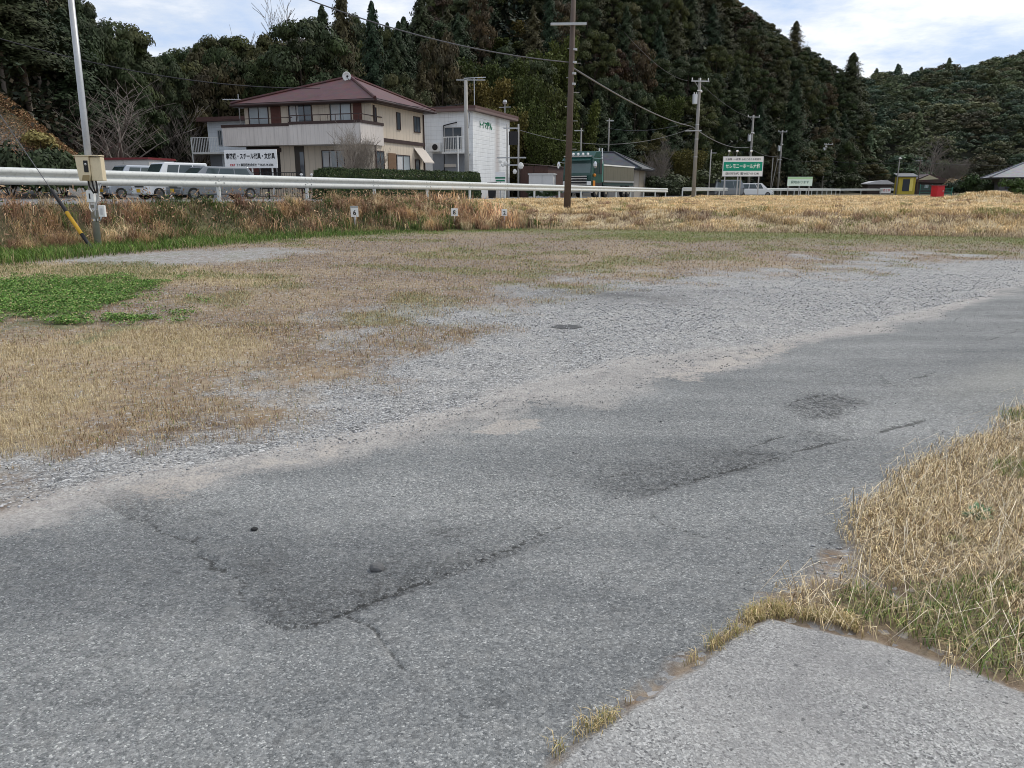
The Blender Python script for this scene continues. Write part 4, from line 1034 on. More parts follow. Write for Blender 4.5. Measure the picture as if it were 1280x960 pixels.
class Fr:
    """a thing's own frame: rotates about z, lets me read local coordinates off a vertical plane"""
    def __init__(s, loc, rz): s.l = Vector(loc); s.rz = rz; s.c = math.cos(rz); s.s = math.sin(rz)
    def loc(s, p):
        d = Vector(p)-s.l; return Vector((d.x*s.c+d.y*s.s, -d.x*s.s+d.y*s.c, d.z))
    def hit(s, x, y, axis, val):
        o = s.loc((0, 0, CAMH)); q = s.loc(P(x, y, 10.0)); d = q-o; t = (val-o[axis])/d[axis]; return o+d*t

# ------------------------------------------------------------------ guardrails
def guardrail_beam(pa, pb, name='beam', zt=.80, n=14, parent=None):
    """W shaped beam facing the field, plus both ends"""
    a = Vector(pa); b = Vector(pb); t = (b-a).normalized(); nn = Vector((RN[0], RN[1], 0))
    prof = [(0, 0), (.045, -.015), (.075, -.05), (.075, -.10), (.03, -.145), (.012, -.175), (.03, -.205), (.075, -.25), (.075, -.30), (.045, -.335), (0, -.35)]
    m = MB(); vs = []; fs = []; k = len(prof)
    for i in range(n+1):
        c = a.lerp(b, i/n)
        for u, v in prof: vs.append((c.x+nn.x*u, c.y+nn.y*u, c.z+zt+v))
    for i in range(n):
        for j in range(k-1): fs.append((i*k+j, i*k+j+1, (i+1)*k+j+1, (i+1)*k+j))
    m.add(vs, fs); o = m.build(name, RAILM, parent, smooth=True)
    md = o.modifiers.new('solid', 'SOLIDIFY'); md.thickness = .012
    return o
def rail_pt(k):
    x = R0[0]+RD[0]*4*k; y = R0[1]+RD[1]*4*k; return Vector((x, y, float(road_z(y))))
gr = empty('guardrail', rail_pt(-2), 0, 'long white corrugated guardrail along the raised road above the weedy bank', 'guardrail')
def glocal(o, root): o.location = -Vector(root.location)
o = guardrail_beam(rail_pt(-3.3), rail_pt(16.15), n=60, parent=gr); glocal(o, gr)
for k in range(-3, 17):
    p = rail_pt(k); m = MB()
    m.tube([(p.x, p.y, p.z-.5), (p.x, p.y, p.z+.74)], .058, 12); m.ball((p.x, p.y, p.z+.74), .058, 10, sq=(1, 1, .45))
    m.box(p.x-.02, p.x+.06, p.y-.03, p.y+.03, p.z+.52, p.z+.72)
    o = m.build('post', RAILM, gr, smooth=False); glocal(o, gr)
    if k in (2, 3, 4, 5, 6, 7):
        s = MB(); q = Vector((RN[0], RN[1], 0))*.085
        for dx in (-.16, .16):
            for dz in (.74, .56): s.ball((p.x+q.x+RD[0]*dx, p.y+q.y+RD[1]*dx, p.z+dz), .022, 6)
        o = s.build('bolts', GALV, gr); glocal(o, gr)
e = rail_pt(16.15)
# the second run past the driveway
B0 = P(853, 240, 82); B1 = P(1050, 240, 150); B2 = P(1190, 240, 172)
def zr(v): return Vector((v.x, v.y, float(road_z(v.y))))
gr2 = empty('guardrail', zr(B0), 0, 'distant white guardrail behind the green billboard', 'guardrail')
for q0, q1 in ((zr(B0), zr(B1)), (zr(B1), zr(B2))):
    o = guardrail_beam(q0, q1, n=10, parent=gr2, zt=.95); glocal(o, gr2)
for i in range(22):
    p = zr(B0).lerp(zr(B1), i/21); m = MB(); m.tube([(p.x, p.y, p.z-.3), (p.x, p.y, p.z+.92)], .07, 8); o = m.build('post', RAILM, gr2); glocal(o, gr2)
for i in range(1, 7):
    p = zr(B1).lerp(zr(B2), i/6); m = MB(); m.tube([(p.x, p.y, p.z-.3), (p.x, p.y, p.z+.92)], .07, 8); o = m.build('post', RAILM, gr2); glocal(o, gr2)

# ------------------------------------------------------------------ leaning pole with the meter box
pb = Vector((*P(123, 313, 17)[:2], 0)); pb.z = zat(pb.x, pb.y)
pt = P(84, -45, 17)
root = empty('steel_pole', pb, 0, 'tall leaning grey steel pole standing in the green verge by the weedy bank', 'pole')
def rl(p): return Vector(p)-pb
m = MB(); m.tube([rl(pb)-Vector((0, 0, .4)), rl(pb.lerp(pt, .45)), rl(pt)], [.074, .066, .058], 16); m.build('shaft', GALV, root, smooth=True)
def onpole(y):  # point on the pole at picture height y
    t = 0
    for i in range(200):
        q = pb.lerp(pt, i/200)
        F = q.y*CS-(q.z-CAMH)*SN; v = -(q.y*SN+(q.z-CAMH)*CS)/F*960
        if v+480 <= y: return q
    return q
for yy in (240, 256, 262, 275):
    q = rl(onpole(yy)); bands = MB(); bands.tube([q-Vector((0, 0, .02)), q+Vector((0, 0, .02))], .080, 16); bands.build('band', CHROME, root)
c = P(116, 211.5, 16.84)
box = empty('meter_box', c, R(4), 'cream steel equipment box with a dark window strapped to the leaning pole', 'box')
box.scale = (.78, .72, .95)
m = MB(); m.prism([(-.33, .27), (.02, .27), (.02, -.13), (-.03, -.25), (-.28, -.25), (-.30, -.1)], 'y', -.26, .02); m.build('housing', CREAM, box, bevel=.012)
m = MB(); m.box(.025, .31, -.20, .06, -.25, .25); m.build('side_cabinet', CREAM, box, bevel=.012)
m = MB(); m.box(-.36, .31, -.29, .08, .272, .295); m.build('lid', CREAM, box, bevel=.006)
m = MB(); m.box(-.12, -.005, -.275, -.262, -.07, .18); m.build('window', BLACK, box, bevel=.01)
m = MB(); m.ball((-.06, -.278, .10), .03, 8); m.build('dial', ALU, box)
m = MB(); m.prism([(-.16, -.13), (.0, -.13), (-.02, -.25), (-.20, -.25)], 'y', -.30, -.262); m.build('hood', flat('dark_cream', (.30, .23, .12), .6), box)  # hood in a darker cream than the housing
m = MB()
for dx in (-.12, -.02, .08): m.tube([(dx, -.1, -.25), (dx+.02, -.12, -.37), (dx*.4+.04, -.1, -.52)], .022, 8)
m.build('conduit', BLACK, box, smooth=True)
q = P(113.5, 245.5, 16.80); nb_ = empty('number_box', q, R(3), 'white box with a black digit 1 fixed low on the leaning pole', 'box')
m = MB(); m.box(-.07, .08, -.05, .06, -.125, .125); m.build('casing', WHITE, nb_, bevel=.01)
text(nb_, '1', .15, (0, -.056, 0), INK, bold=.004)
q = P(127.5, 264, 16.82); sb_ = empty('switch_box', q, R(8), 'small white switch box low on the leaning pole under the numbered one', 'box')
m = MB(); m.box(-.06, .07, -.05, .05, -.12, .12); m.build('casing', WHITE, sb_, bevel=.01); m = MB(); m.box(-.02, .03, -.058, -.052, -.07, .06); m.build('cover', ALU, sb_)
def pxtube(name, pts, Y, r, mat, label, cat, n=8):
    W = [P(a, b, Y if not hasattr(Y, '__len__') else Y[i]) for i, (a, b) in enumerate(pts)]
    m = MB(); m.tube([w_-W[0] for w_ in W], r, n); o = m.build(name, mat, None, smooth=True, loc=W[0]); return tag(o, label, cat)
pxtube('cable_loop', [(112, 252), (112, 260), (115, 265), (119, 262), (119, 253)], 16.80, .015, PORC, 'grey cable looping under the numbered white box on the pole', 'cable')
pxtube('conduit_pipe', [(126, 229), (123, 240), (120, 255), (119, 268), (121, 277), (125, 276), (127, 271)], 16.78, .018, GALV, 'thin grey conduit running down beside the leaning pole', 'pipe')
# guy wire with its striped guard
g0 = P(116, 313, 16.5); g1 = P(64, 237, 16.9)
gw = empty('guy_wire', g0, 0, 'slanting stay wire sleeved in a black and yellow guard beside the leaning pole', 'stay wire')
A = Vector((0, 0, 0)); Bv = g1-g0
def seg(name, a, b, mat, r=.038): m = MB(); m.tube([A.lerp(Bv, a), A.lerp(Bv, b)], r, 12); m.build(name, mat, gw, smooth=False)
seg('guard_sleeve', -.12, .27, BLACK); seg('guard_band', .27, .63, YEL, .040); seg('guard_sleeve', .63, 1.0, BLACK); seg('wire', .98, 3.2, CABLEL, .008)

# number plates of the parking bays
def plate(x, yt, yb, ybase, Y, s, wpx, label, pole_r=.02, thick=False):
    b = P(x, ybase, Y); z = zat(b.x, b.y); t = P(x, (yt+yb)/2, Y); r = empty('bay_sign', (b.x, b.y, z), R(random.uniform(-8, 8)), label, 'sign')
    hz = (yb-yt)/990*Y; wz = wpx/990*Y; zc_ = t.z-z
    m = MB(); m.tube([(0, .03, -.2), (0, .03, zc_+hz*.45)], pole_r, 10); m.build('post', GALV, r, smooth=True)
    m = MB(); m.box(-wz/2, wz/2, -.012, .0, zc_-hz/2, zc_+hz/2); m.build('plate', SIGNW, r, bevel=.004)
    if thick: m = MB(); m.box(-wz*.55, wz*.45, -.02, .05, zc_+hz*.52, zc_+hz*.72); m.build('cap', GALV, r)
    text(r, s, hz*.75, (0, -.017, zc_-hz*.05), INK, bold=.004)
plate(444.5, 260, 271, 292, 25, '6', 9.5, 'white plate numbered 6 on a grey post below the hedge', .035, True)
plate(568.5, 260.5, 270, 289, 27, '8', 8.5, 'white plate numbered 8 on a thin stake at the bank foot, second along the bank', .014)
plate(630.5, 261.5, 270, 282, 28.2, '2', 7, 'small white plate numbered 2 on a short stake near the tall wooden pole', .014)

# ------------------------------------------------------------------ utility poles and wires
def pole_root(x, Y, label, name='utility_pole', ytop=None, xt=None, zb=None):
    b = P(x, 238, Y); z = zat(b.x, b.y) if zb is None else zb
    return empty(name, (b.x, b.y, z), 0, label, 'utility pole'), Vector((b.x, b.y, z))
def vtube(root, name, z0, z1, r0, r1, mat, x=0, y=0, n=14, dx=0): m = MB(); m.tube([(x, y, z0), (x+dx, y, z1)], [r0, r1], n); return m.build(name, mat, root, smooth=True)
def crossarm(root, z, w_, mat, ins=3, ang=0, off=0, r=.05, name='crossarm', insr=.055):
    m = MB(); m.box(-w_/2+off, w_/2+off, -r-.12, r-.12, z-r, z+r); a = m.build(name, mat, root); a.rotation_euler = (0, 0, ang)
    for i in range(ins):
        xx = off-w_/2+.08+i*(w_-.16)/max(1, ins-1); m = MB(); m.tube([(xx, -.12, z+r), (xx, -.12, z+r+.12), (xx, -.12, z+r+.24)], [.03, insr, insr*.7], 8); m.build('insulator', PORC, a)
    return a
# big wooden one
fp, fb = pole_root(709, 33, 'tall brown wooden utility pole with one pale crossarm between bank and field')
H1 = P(714, -22, 33).z-fb.z
vtube(fp, 'shaft', -.4, H1, .150, .092, WOODP, n=18, dx=(P(717.5, -22, 33).x-fb.x))
za = P(717, 31, 33).z-fb.z; m = MB(); m.box(-.72, .72, -.06, .04, za-.045, za+.045); a = m.build('crossarm', GALV, fp, loc=(.24, -.14, 0)); a.rotation_euler = (0, R(-2.5), R(10)); a.location.z = 0
m = MB(); m.tube([(.26, -.05, H1-.35), (.05, -.1, H1-.1), (.0, -.1, H1+.3)], .04, 8); m.build('bracket', GALV, fp, smooth=True)
for y_ in (78, 92, 105, 62):
    z = P(714, y_, 33).z-fb.z; k = z/H1; m = MB(); m.tube([(k*.27, 0, z-.04), (k*.27, 0, z+.04)], .137-.035*k, 14); m.build('band', GALV, fp)
for i in range(9):
    z = 2.0+i*.55; s = 1 if i % 2 else -1; k = z/H1; m = MB(); m.tube([(k*.27, 0, z), (k*.27+s*.28, 0, z)], .012, 6); m.build('step_bolt', GALV, fp)
def upole(x, ytop, Y, label, r=(.17, .10), arm=1.7, arm2=None, trans=None, low=None, side=0):
    rt, b = pole_root(x, Y, label); h = P(x, ytop, Y).z-b.z
    vtube(rt, 'shaft', -.4, h, r[0], r[1], POLEC, n=14)
    crossarm(rt, h-.25, arm, GALV, 3, R(8), off=side)
    m = MB(); m.tube([(-.45+side*.5, -.1, h-.3), (0, -.05, h-.95)], .025, 6); m.build('brace', GALV, rt)
    if arm2: crossarm(rt, h*arm2, arm*.9, GALV, 0, R(-10), off=-.35)
    if trans:
        zt = h*trans; m = MB(); m.tube([(-.36, -.05, zt-.42), (-.36, -.05, zt+.42)], .24, 14); t_ = m.build('transformer', ALU, rt, smooth=False, bevel=.02)
        m = MB()
        for q in (-.1, .1): m.tube([(-.36+q, -.05, zt+.42), (-.36+q, -.05, zt+.6)], .04, 8)
        m.build('bushing', PORC, t_)
        m = MB(); m.box(-.2, .2, -.2, -.05, zt+.72, zt+.80); m.ball((.16, -.2, zt+.66), .10, 8); m.build('cutout_switch', PORC, rt)
    if low: 
        m = MB(); m.box(-.6, .25, -.2, -.1, h*low-.05, h*low+.05); m.build('lower_arm', GALV, rt)
    for q in (.35, .5, .62): m = MB(); m.tube([(0, 0, h*q-.04), (0, 0, h*q+.04)], r[0]*(1-q)+r[1]*q+.02, 12); m.build('band', GALV, rt)
    return rt, b, h
u1 = upole(867, 98, 75, 'grey concrete utility pole with a pale transformer between the grey roofed house and the billboard', (.19, .13), 1.7, .57, .83)
u2 = upole(935, 144, 112, 'concrete utility pole rising just behind the green billboard', (.19, .13), 1.75, None, .72)
u3 = upole(972, 163, 138, 'dark utility pole between the green billboard and the small pale sign', (.19, .13), 1.6, None, .72, .55)
u4 = upole(1027, 179, 165, 'dark utility pole behind the end of the small pale sign', (.2, .13), 1.9, None, .86, None, .5)
rt, b = pole_root(1120, 140, 'slim street light pole in front of the yellow shed', 'street_light'); rt['category'] = 'street light'
h = P(1122, 198, 140).z-b.z; vtube(rt, 'shaft', -.3, h, .12, .08, POLEC, n=10); m = MB(); m.ball((0, -.1, h), .26, 10, sq=(1, 1, .6)); m.build('lamp_head', LAMPW, rt)
rt, b = pole_root(886, 90, 'thin pale pole standing between the transformer pole and the billboard'); h = P(889, 187, 90).z-b.z; vtube(rt, 'shaft', -.3, h, .07, .06, CONC, n=8); m = MB(); m.box(0, .6, -.03, .03, h-.4, h-.33); m.build('bracket', GALV, rt)
rt, b = pole_root(963, 120, 'short thin post behind the billboard, upright of the leaning pair'); h = P(964, 197, 120).z-b.z; vtube(rt, 'shaft', -.3, h, .08, .07, POLEC, n=8); m = MB(); m.tube([(0, 0, 0), (.75, 0, h*1.02)], .05, 8); m.build('stay', POLEC, rt)
rt, b = pole_root(725, 82, 'thin dark pole behind the green truck cab'); h = P(725, 160, 82).z-b.z; vtube(rt, 'shaft', -.3, h, .09, .07, POLEC, n=8); m = MB(); m.box(-.7, .2, -.03, .03, h-.3, h-.2); m.build('crossarm', GALV, rt)
rt, b = pole_root(759, 90, 'thin dark pole behind the grey tiled roof'); h = P(759, 148, 90).z-b.z; vtube(rt, 'shaft', -.3, h, .09, .07, POLEC, n=8); m = MB(); m.box(-.3, .5, -.03, .03, h-.3, h-.2); m.build('crossarm', GALV, rt)
rt, b = pole_root(1146, 150, 'dark utility pole beside the yellow shed'); h = P(1145, 200, 150).z-b.z; vtube(rt, 'shaft', -.3, h, .11, .08, WOODP, n=8); m = MB(); m.box(-.9, .4, -.04, .04, h-.2, h-.1); m.build('crossarm', GALV, rt)
# in front of the white building: concrete pole with aerial, equipment pole at its far corner
rt, b = pole_root(584, 48, 'pale concrete service pole with a television aerial in front of the white clad building'); h = P(582, 100, 48).z-b.z
vtube(rt, 'shaft', -.3, h, .15, .10, CONC, n=12)
m = MB(); m.box(-.55, 1.15, -.02, .02, h-.02, h+.02)
for i in range(8): m.box(-.5+i*.2, -.485+i*.2, -.25, .25, h+.02, h+.035)
m.build('aerial', ALU, rt)
m = MB(); m.tube([(0, 0, h*.78), (.22, -.1, h*.72), (.15, -.12, h*.6)], .02, 6); m.build('cable', CABLEL, rt)
rt, b = pole_root(641, 60, 'service pole hung with meters and switches at the far corner of the white building'); h = P(640, 155, 60).z-b.z
for dx in (-.42, .42): vtube(rt, 'upright', -.3, h, .07, .06, CONC, x=dx, n=8)
for zz, w_ in ((h-.3, 1.2), (h*.55, 2.2), (h*.45, 1.6)): m = MB(); m.box(-w_/2-.1, w_/2-.1, -.05, .05, zz-.05, zz+.05); m.build('crossarm', GALV, rt)
for dx, zz, s_ in ((-.95, .50, .14), (-.55, .47, .16), (.6, .44, .22), (.15, .36, .16), (-.75, .44, .10)): m = MB(); m.ball((dx, -.15, h*zz), s_, 8, sq=(1, .8, 1.2)); m.build('meter', PORC, rt)
m = MB(); m.box(-.3, .35, -.15, .05, h*.72, h*.9); m.build('switch_cabinet', BLACK, rt)
# wires
def wire(p0, p1, sag, r, label, mat=CABLE, n=22):
    a = Vector(p0); b_ = Vector(p1); pts = []
    for i in range(n+1):
        t = i/n; q = a.lerp(b_, t); q.z -= sag*4*t*(1-t); pts.append(q-a)
    m = MB(); m.tube(pts, r, 6); return tag(m.build('overhead_wire', mat, None, smooth=True, loc=a), label, 'wire')
W0 = P(330, -32, 30)
wire(P(150, -110, 30), P(713, 78, 33), .9, .024, 'thick grey wire coming down across the sky to the tall wooden pole', CABLEL)
wire(P(713, 83, 33), P(865, 158, 75), .35, .034, 'thick grey wire from the tall wooden pole to the transformer pole', CABLEL)
wire(P(865, 158, 75), P(936, 184, 112), .7, .04, 'sagging wire between the transformer pole and the pole behind the billboard', CABLEL)
wire(P(936, 184, 112), P(973, 195, 138), .5, .045, 'wire dipping from the billboard pole to the next dark pole')
wire(P(973, 195, 138), P(1029, 200, 165), .6, .045, 'wire between the two dark poles above the small pale sign')
wire(P(1029, 200, 165), P(1146, 203, 150), .5, .04, 'thin wire running on to the pole beside the yellow shed')
wire(P(1146, 203, 150), P(1420, 196, 160), 1.0, .04, 'thin wire leading away over the garden trees')
wire(P(865, 160, 75), P(641, 160, 60), 1.3, .02, 'thin wire from the transformer pole to the white building', CABLEL)
wire(P(865, 152, 75), P(759, 160, 88), .5, .02, 'thin wire from the transformer pole to the pole behind the grey roof', CABLEL)
wire(P(860, 101, 75), P(780, 40, 45), .5, .014, 'faint upper wire climbing away from the transformer pole')
wire(P(872, 101, 75), P(937, 147, 112), .4, .022, 'faint upper wire between the transformer pole and the billboard pole')
wire(P(-60, 30, 40), P(400, 110, 50), .8, .028, 'dark wire crossing the near wood toward the red tiled roof')
wire(P(583, 128, 48), P(470, 122, 50), .4, .016, 'thin wire from the aerial pole to the red tiled roof')

# ------------------------------------------------------------------ houses
def window(root, fr, x0, y0, x1, y1, axis, val, mat=None, split=1, depth=.05, frame=DKBR, sgn=-1, label=None, curtain=False):
    """framed window read off the wall plane; glass is a sub-part"""
    a = fr.hit(x0, y0, axis, val); b = fr.hit(x1, y1, axis, val)
    o = 1-axis; u0, u1 = sorted((a[o], b[o])); z0, z1 = sorted((a.z, b.z)); m = MB(); g = MB(); t = .05
    def bx(mm, p0, p1, q0, q1, d0, d1):
        lo, hi = sorted((val+sgn*d0, val+sgn*d1))
        if axis == 1: mm.box(p0, p1, lo, hi, q0, q1)
        else: mm.box(lo, hi, p0, p1, q0, q1)
    bx(m, u0, u1, z1-t, z1, .004, depth); bx(m, u0, u1, z0, z0+t, .004, depth+.02); bx(m, u0, u0+t, z0+t, z1-t, .004, depth); bx(m, u1-t, u1, z0+t, z1-t, .004, depth)
    for i in range(1, split+1):
        if split > 0:
            c_ = u0+(u1-u0)*i/(split+1); bx(m, c_-.025, c_+.025, z0+t, z1-t, .006, depth-.012)
    f = m.build('window', frame, root)
    bx(g, u0+t, u1-t, z0+t, z1-t, .004, .018); g.build('pane', mat or GLASS, f)
    if curtain:
        c_ = MB(); w_ = (u1-u0)
        bx(c_, u0+.08*w_, u0+.42*w_, z0+t+.05, z1-t-.1, .019, .022); c_.build('curtain', CURT, f)
    return f
def panel(root, fr, x0, y0, x1, y1, axis, val, mat, name, d0=.004, d1=.05, sgn=-1, bevel=0):
    a = fr.hit(x0, y0, axis, val); b = fr.hit(x1, y1, axis, val); o = 1-axis
    u0, u1 = sorted((a[o], b[o])); z0, z1 = sorted((a.z, b.z)); lo, hi = sorted((val+sgn*d0, val+sgn*d1)); m = MB()
    if axis == 1: m.box(u0, u1, lo, hi, z0, z1)
    else: m.box(lo, hi, u0, u1, z0, z1)
    return m.build(name, mat, root, bevel=bevel)
BEIGE = siding('beige_siding', (.60, .52, .42), .45, 'X', .35, .22)
PINKB = siding('balcony_siding', (.62, .575, .54), .30, 'X', .25, .25)
ROOFR = rooftile('red_roof_tile', (.105, .042, .042))
ROOFG = rooftile('grey_roof_tile', (.075, .08, .09))
BRNP = siding('brown_shutter', (.12, .05, .04), .08, 'Z', .3, .1)
TANSH = siding('tan_shutter', (.17, .10, .055), .08, 'Z', .3, .1)
def hip(root, x0, x1, y0, y1, z, rise, rx0, rx1, ry, mat, fas=.2, fmat=DKBR, name='roof'):
    m = MB(); vs = [(x0, y0, z), (x1, y0, z), (x1, y1, z), (x0, y1, z), (rx0, ry, z+rise), (rx1, ry, z+rise)]
    m.add(vs, [(0, 1, 5, 4), (1, 2, 5), (2, 3, 4, 5), (3, 0, 4), (0, 3, 2, 1)]); r_o = m.build(name, mat, root)
    f = MB(); f.box(x0+.02, x1-.02, y0+.02, y1-.02, z-fas, z-.003); f.build('fascia', fmat, r_o)
    d = MB()
    for a, b_ in ((0, 4), (1, 5), (2, 5), (3, 4), (4, 5)):
        d.tube([Vector(vs[a])+Vector((0, 0, .03)), Vector(vs[b_])+Vector((0, 0, .03))], .10, 6)
    d.build('ridge_tiles', mat, r_o)
    return r_o
# --- red roofed house
W0h = Vector((-8.35, 48.1, 0)); W0h.z = float(road_z(48.1))-.05; RZ = -math.atan2(.327, .945)
hs = empty('red_roof_house', W0h, RZ, 'two storey beige house with red tiled roof and wrap-around balcony behind the hedge', 'house'); f1_ = Fr(W0h, RZ)
ZE = f1_.hit(474, 122, 1, -.6).z
xl = f1_.hit(306, 150, 1, 0).x; xll = f1_.hit(288, 130, 1, -.6).x; xb = f1_.hit(277, 170, 1, -1.25).x
yb_ = f1_.hit(530, 180, 0, 0).y
m = MB(); m.box(xl, 0, 0, yb_, -.3, ZE-.18); m.build('wall', BEIGE, hs)
m = MB(); m.box(xb+1.2, xl-.004, .4, yb_, -.3, ZE-2.4); m.build('side_wing', BEIGE, hs)
wd_ = yb_+1.2
hip(hs, xll, .62, -.6, yb_+.6, ZE, 1.85, xll+6.3, -(wd_/2-.75), yb_/2, ROOFR)
m = MB()
for a, b_ in (((.60, -.66, ZE-.12), (xll, -.66, ZE-.12)), ((.68, -.6, ZE-.12), (.68, yb_+.6, ZE-.12))): m.tube([a, b_], .07, 8)
m.build('gutter', DKBR, hs)
for yy_ in (yb_-.1, .25): m = MB(); m.tube([(.06, yy_, ZE-.3), (.06, yy_, 0)], .05, 8); m.build('downpipe', DKBR, hs)
# balcony, two steps
pR = -1.55; pL = -1.15
c0 = f1_.hit(361, 155, 1, pR).x; zt_ = f1_.hit(420, 154, 1, pR).z; zb_ = f1_.hit(420, 180, 1, pR).z
bal = MB(); bal.box(c0, .12, pR, -.006, zb_, zb_+.18); bal.box(c0, .12, pR, pR+.12, zb_+.18, zt_); bal.box(.0, .12, pR+.12, 1.2, zb_+.0, zt_) ; bal.box(c0, c0+.1, pR+.12, -.01, zb_+.18, zt_)
ba = bal.build('balcony', PINKB, hs)
m = MB(); m.box(c0-.04, .16, pR-.04, pR+.15, zt_+.003, zt_+.16); m.box(.0, .17, pR+.155, 1.2, zt_+.003, zt_+.16); m.build('coping', DKBR, ba)
m = MB(); m.box(c0, .10, pR+.04, pR+.07, zt_+.48, zt_+.53); m.box(.03, .07, pR+.07, 1.2, zt_+.48, zt_+.53)
for i in range(10): xx = c0+.1+i*(-c0-.1)/9; m.box(xx-.012, xx+.012, pR+.04, pR+.06, zt_+.16, zt_+.48)
m.build('railing', DKBR, ba)
zt2 = f1_.hit(320, 158.5, 1, pL).z; zb2 = f1_.hit(320, 182, 1, pL).z
bal = MB(); bal.box(xb, c0-.004, pL, .3, zb2, zb2+.18); bal.box(xb, c0-.004, pL, pL+.12, zb2+.18, zt2); bal.box(xb, xb+.12, pL+.12, .3, zb2+.18, zt2)
ba2 = bal.build('balcony', PINKB, hs); m = MB(); m.box(xb-.04, c0-.05, pL-.04, pL+.15, zt2+.003, zt2+.16); m.build('coping', DKBR, ba2)
m = MB(); m.box(xb, c0-.05, pL+.04, pL+.07, zt2+.46, zt2+.50); m.build('railing', DKBR, ba2)
# upper floor front
window(hs, f1_, 310, 131, 337, 158, 1, 0, GLASSL); panel(hs, f1_, 338, 131, 352, 158, 1, 0, BRNP, 'shutter')
window(hs, f1_, 360, 129, 391, 157, 1, 0, GLASS, 2, curtain=True); window(hs, f1_, 412, 128, 440, 156, 1, 0, GLASSL, 1, curtain=True); panel(hs, f1_, 441, 127, 453, 156, 1, 0, BRNP, 'shutter')
# ground floor front
panel(hs, f1_, 308, 183, 353, 236, 1, 0, flat('recess_shade', (.02, .018, .018), .8), 'porch_shade_panel', .004, .03)  # dark sheet on the wall paints the shade of the open porch
m = MB(); m.box(xb+1.3, xl-.05, .37, .396, 0, 2.3); m.build('garage_shade_panel', flat('recess_shade', (.02, .018, .018)), hs)  # thin dark sheet paints the carport's inner shade, no hole is cut
panel(hs, f1_, 310, 186, 352, 190, 1, 0, DKBR, 'porch_beam', .034, .08)
for a_, b_ in ((300, 304), (325, 328), (346, 349)): panel(hs, f1_, a_, 205, b_, 236, 1, 0, CURT, 'porch_post', .035, .07)
panel(hs, f1_, 307, 207, 326, 232, 1, 0, flat('maroon_door', (.10, .03, .028), .5), 'door', .035, .05)
window(hs, f1_, 328, 207, 345, 232, 1, 0, GLASSL, 2, depth=.09)
panel(hs, f1_, 368, 183, 383, 236, 1, 0, flat('dark_door', (.05, .04, .032), .4), 'door'); panel(hs, f1_, 375, 190, 382, 224, 1, 0, GLASS, 'door_glass', .052, .06)
window(hs, f1_, 402, 188, 432, 210, 1, 0, GLASSL, 2, curtain=True); panel(hs, f1_, 433, 188, 446, 214, 1, 0, BRNP, 'shutter')
# side wall
def sw(*a, **k): return window(hs, f1_, *a[:4], 0, 0, *a[4:], sgn=1, **k)
sw(467.5, 134, 470.5, 153, GLASS, 0); sw(495, 140, 500.5, 163, GLASS, 0); sw(516.5, 145, 525, 166.5, GLASS, 1)
sw(469.5, 188, 480.5, 212, GLASS, 1); sw(495, 193, 512.5, 214, GLASSL, 1, curtain=True); panel(hs, f1_, 484.5, 191, 494.6, 214, 0, 0, TANSH, 'shutter', sgn=1); sw(518.5, 199, 524.5, 214, GLASS, 0)
pa_ = f1_.hit(472, 173, 0, 0); pb2 = f1_.hit(530, 182, 0, 0); m = MB(); m.box(.004, .09, 1.21, yb_, pa_.z-.16, pa_.z+.06); m.build('string_course', DKBR, hs)
a_ = f1_.hit(517, 184, 0, 0); b_ = f1_.hit(530, 198, 0, 0)
m = MB(); y0_, y1_ = a_.y, yb_-.02; m.prism([(.005, a_.z), (.005, a_.z-.06), (.75, a_.z-1.0), (.75, a_.z-.94)], 'y', y0_, y1_); m.build('awning', flat('awning', (.52, .47, .42), .7), hs)
m = MB(); rp = f1_.hit(413, 117, 1, 1.2)
# dish and small things on the roof
dsh = P(433, 96, 52); dr = empty('satellite_dish', dsh, R(20), 'white satellite dish on a thin mast above the ridge of the red roof', 'satellite dish')
m = MB()
vs = []; fs = []
for i in range(5):
    r0 = .27*i/4; 
    for k in range(20): a = 2*math.pi*k/20; vs.append((r0*math.cos(a), .12*(i/4)**2*-1, r0*math.sin(a)*1.1))
for i in range(4):
    for k in range(20): fs.append((i*20+k, i*20+(k+1) % 20, (i+1)*20+(k+1) % 20, (i+1)*20+k))
m.add(vs, fs); d_ = m.build('dish', WHITE, dr, smooth=True); md = d_.modifiers.new('s', 'SOLIDIFY'); md.thickness = .02
m = MB(); m.tube([(0, -.05, 0), (.1, -.45, -.25)], .02, 6); m.ball((.0, -.42, -.02), .07, 8); m.build('receiver', BLACK, dr)
m = MB(); m.tube([(.05, .05, 0), (.3, .25, -.2), (.3, .25, -1.0)], .025, 6); m.build('mast', GALV, dr)
rt = empty('roof_aerial', P(298, 125, 52), 0, 'thin television aerial standing over the small white annexe', 'aerial'); m = MB(); m.tube([(0, 0, -2.2), (0, 0, .35)], .03, 6); m.build('mast', GALV, rt); m = MB(); m.box(-1.0, .3, -.02, .02, .0, .04); [m.box(-1.0+i*.16, -.985+i*.16, -.2, .2, .04, .055) for i in range(8)]; m.build('elements', ALU, rt)

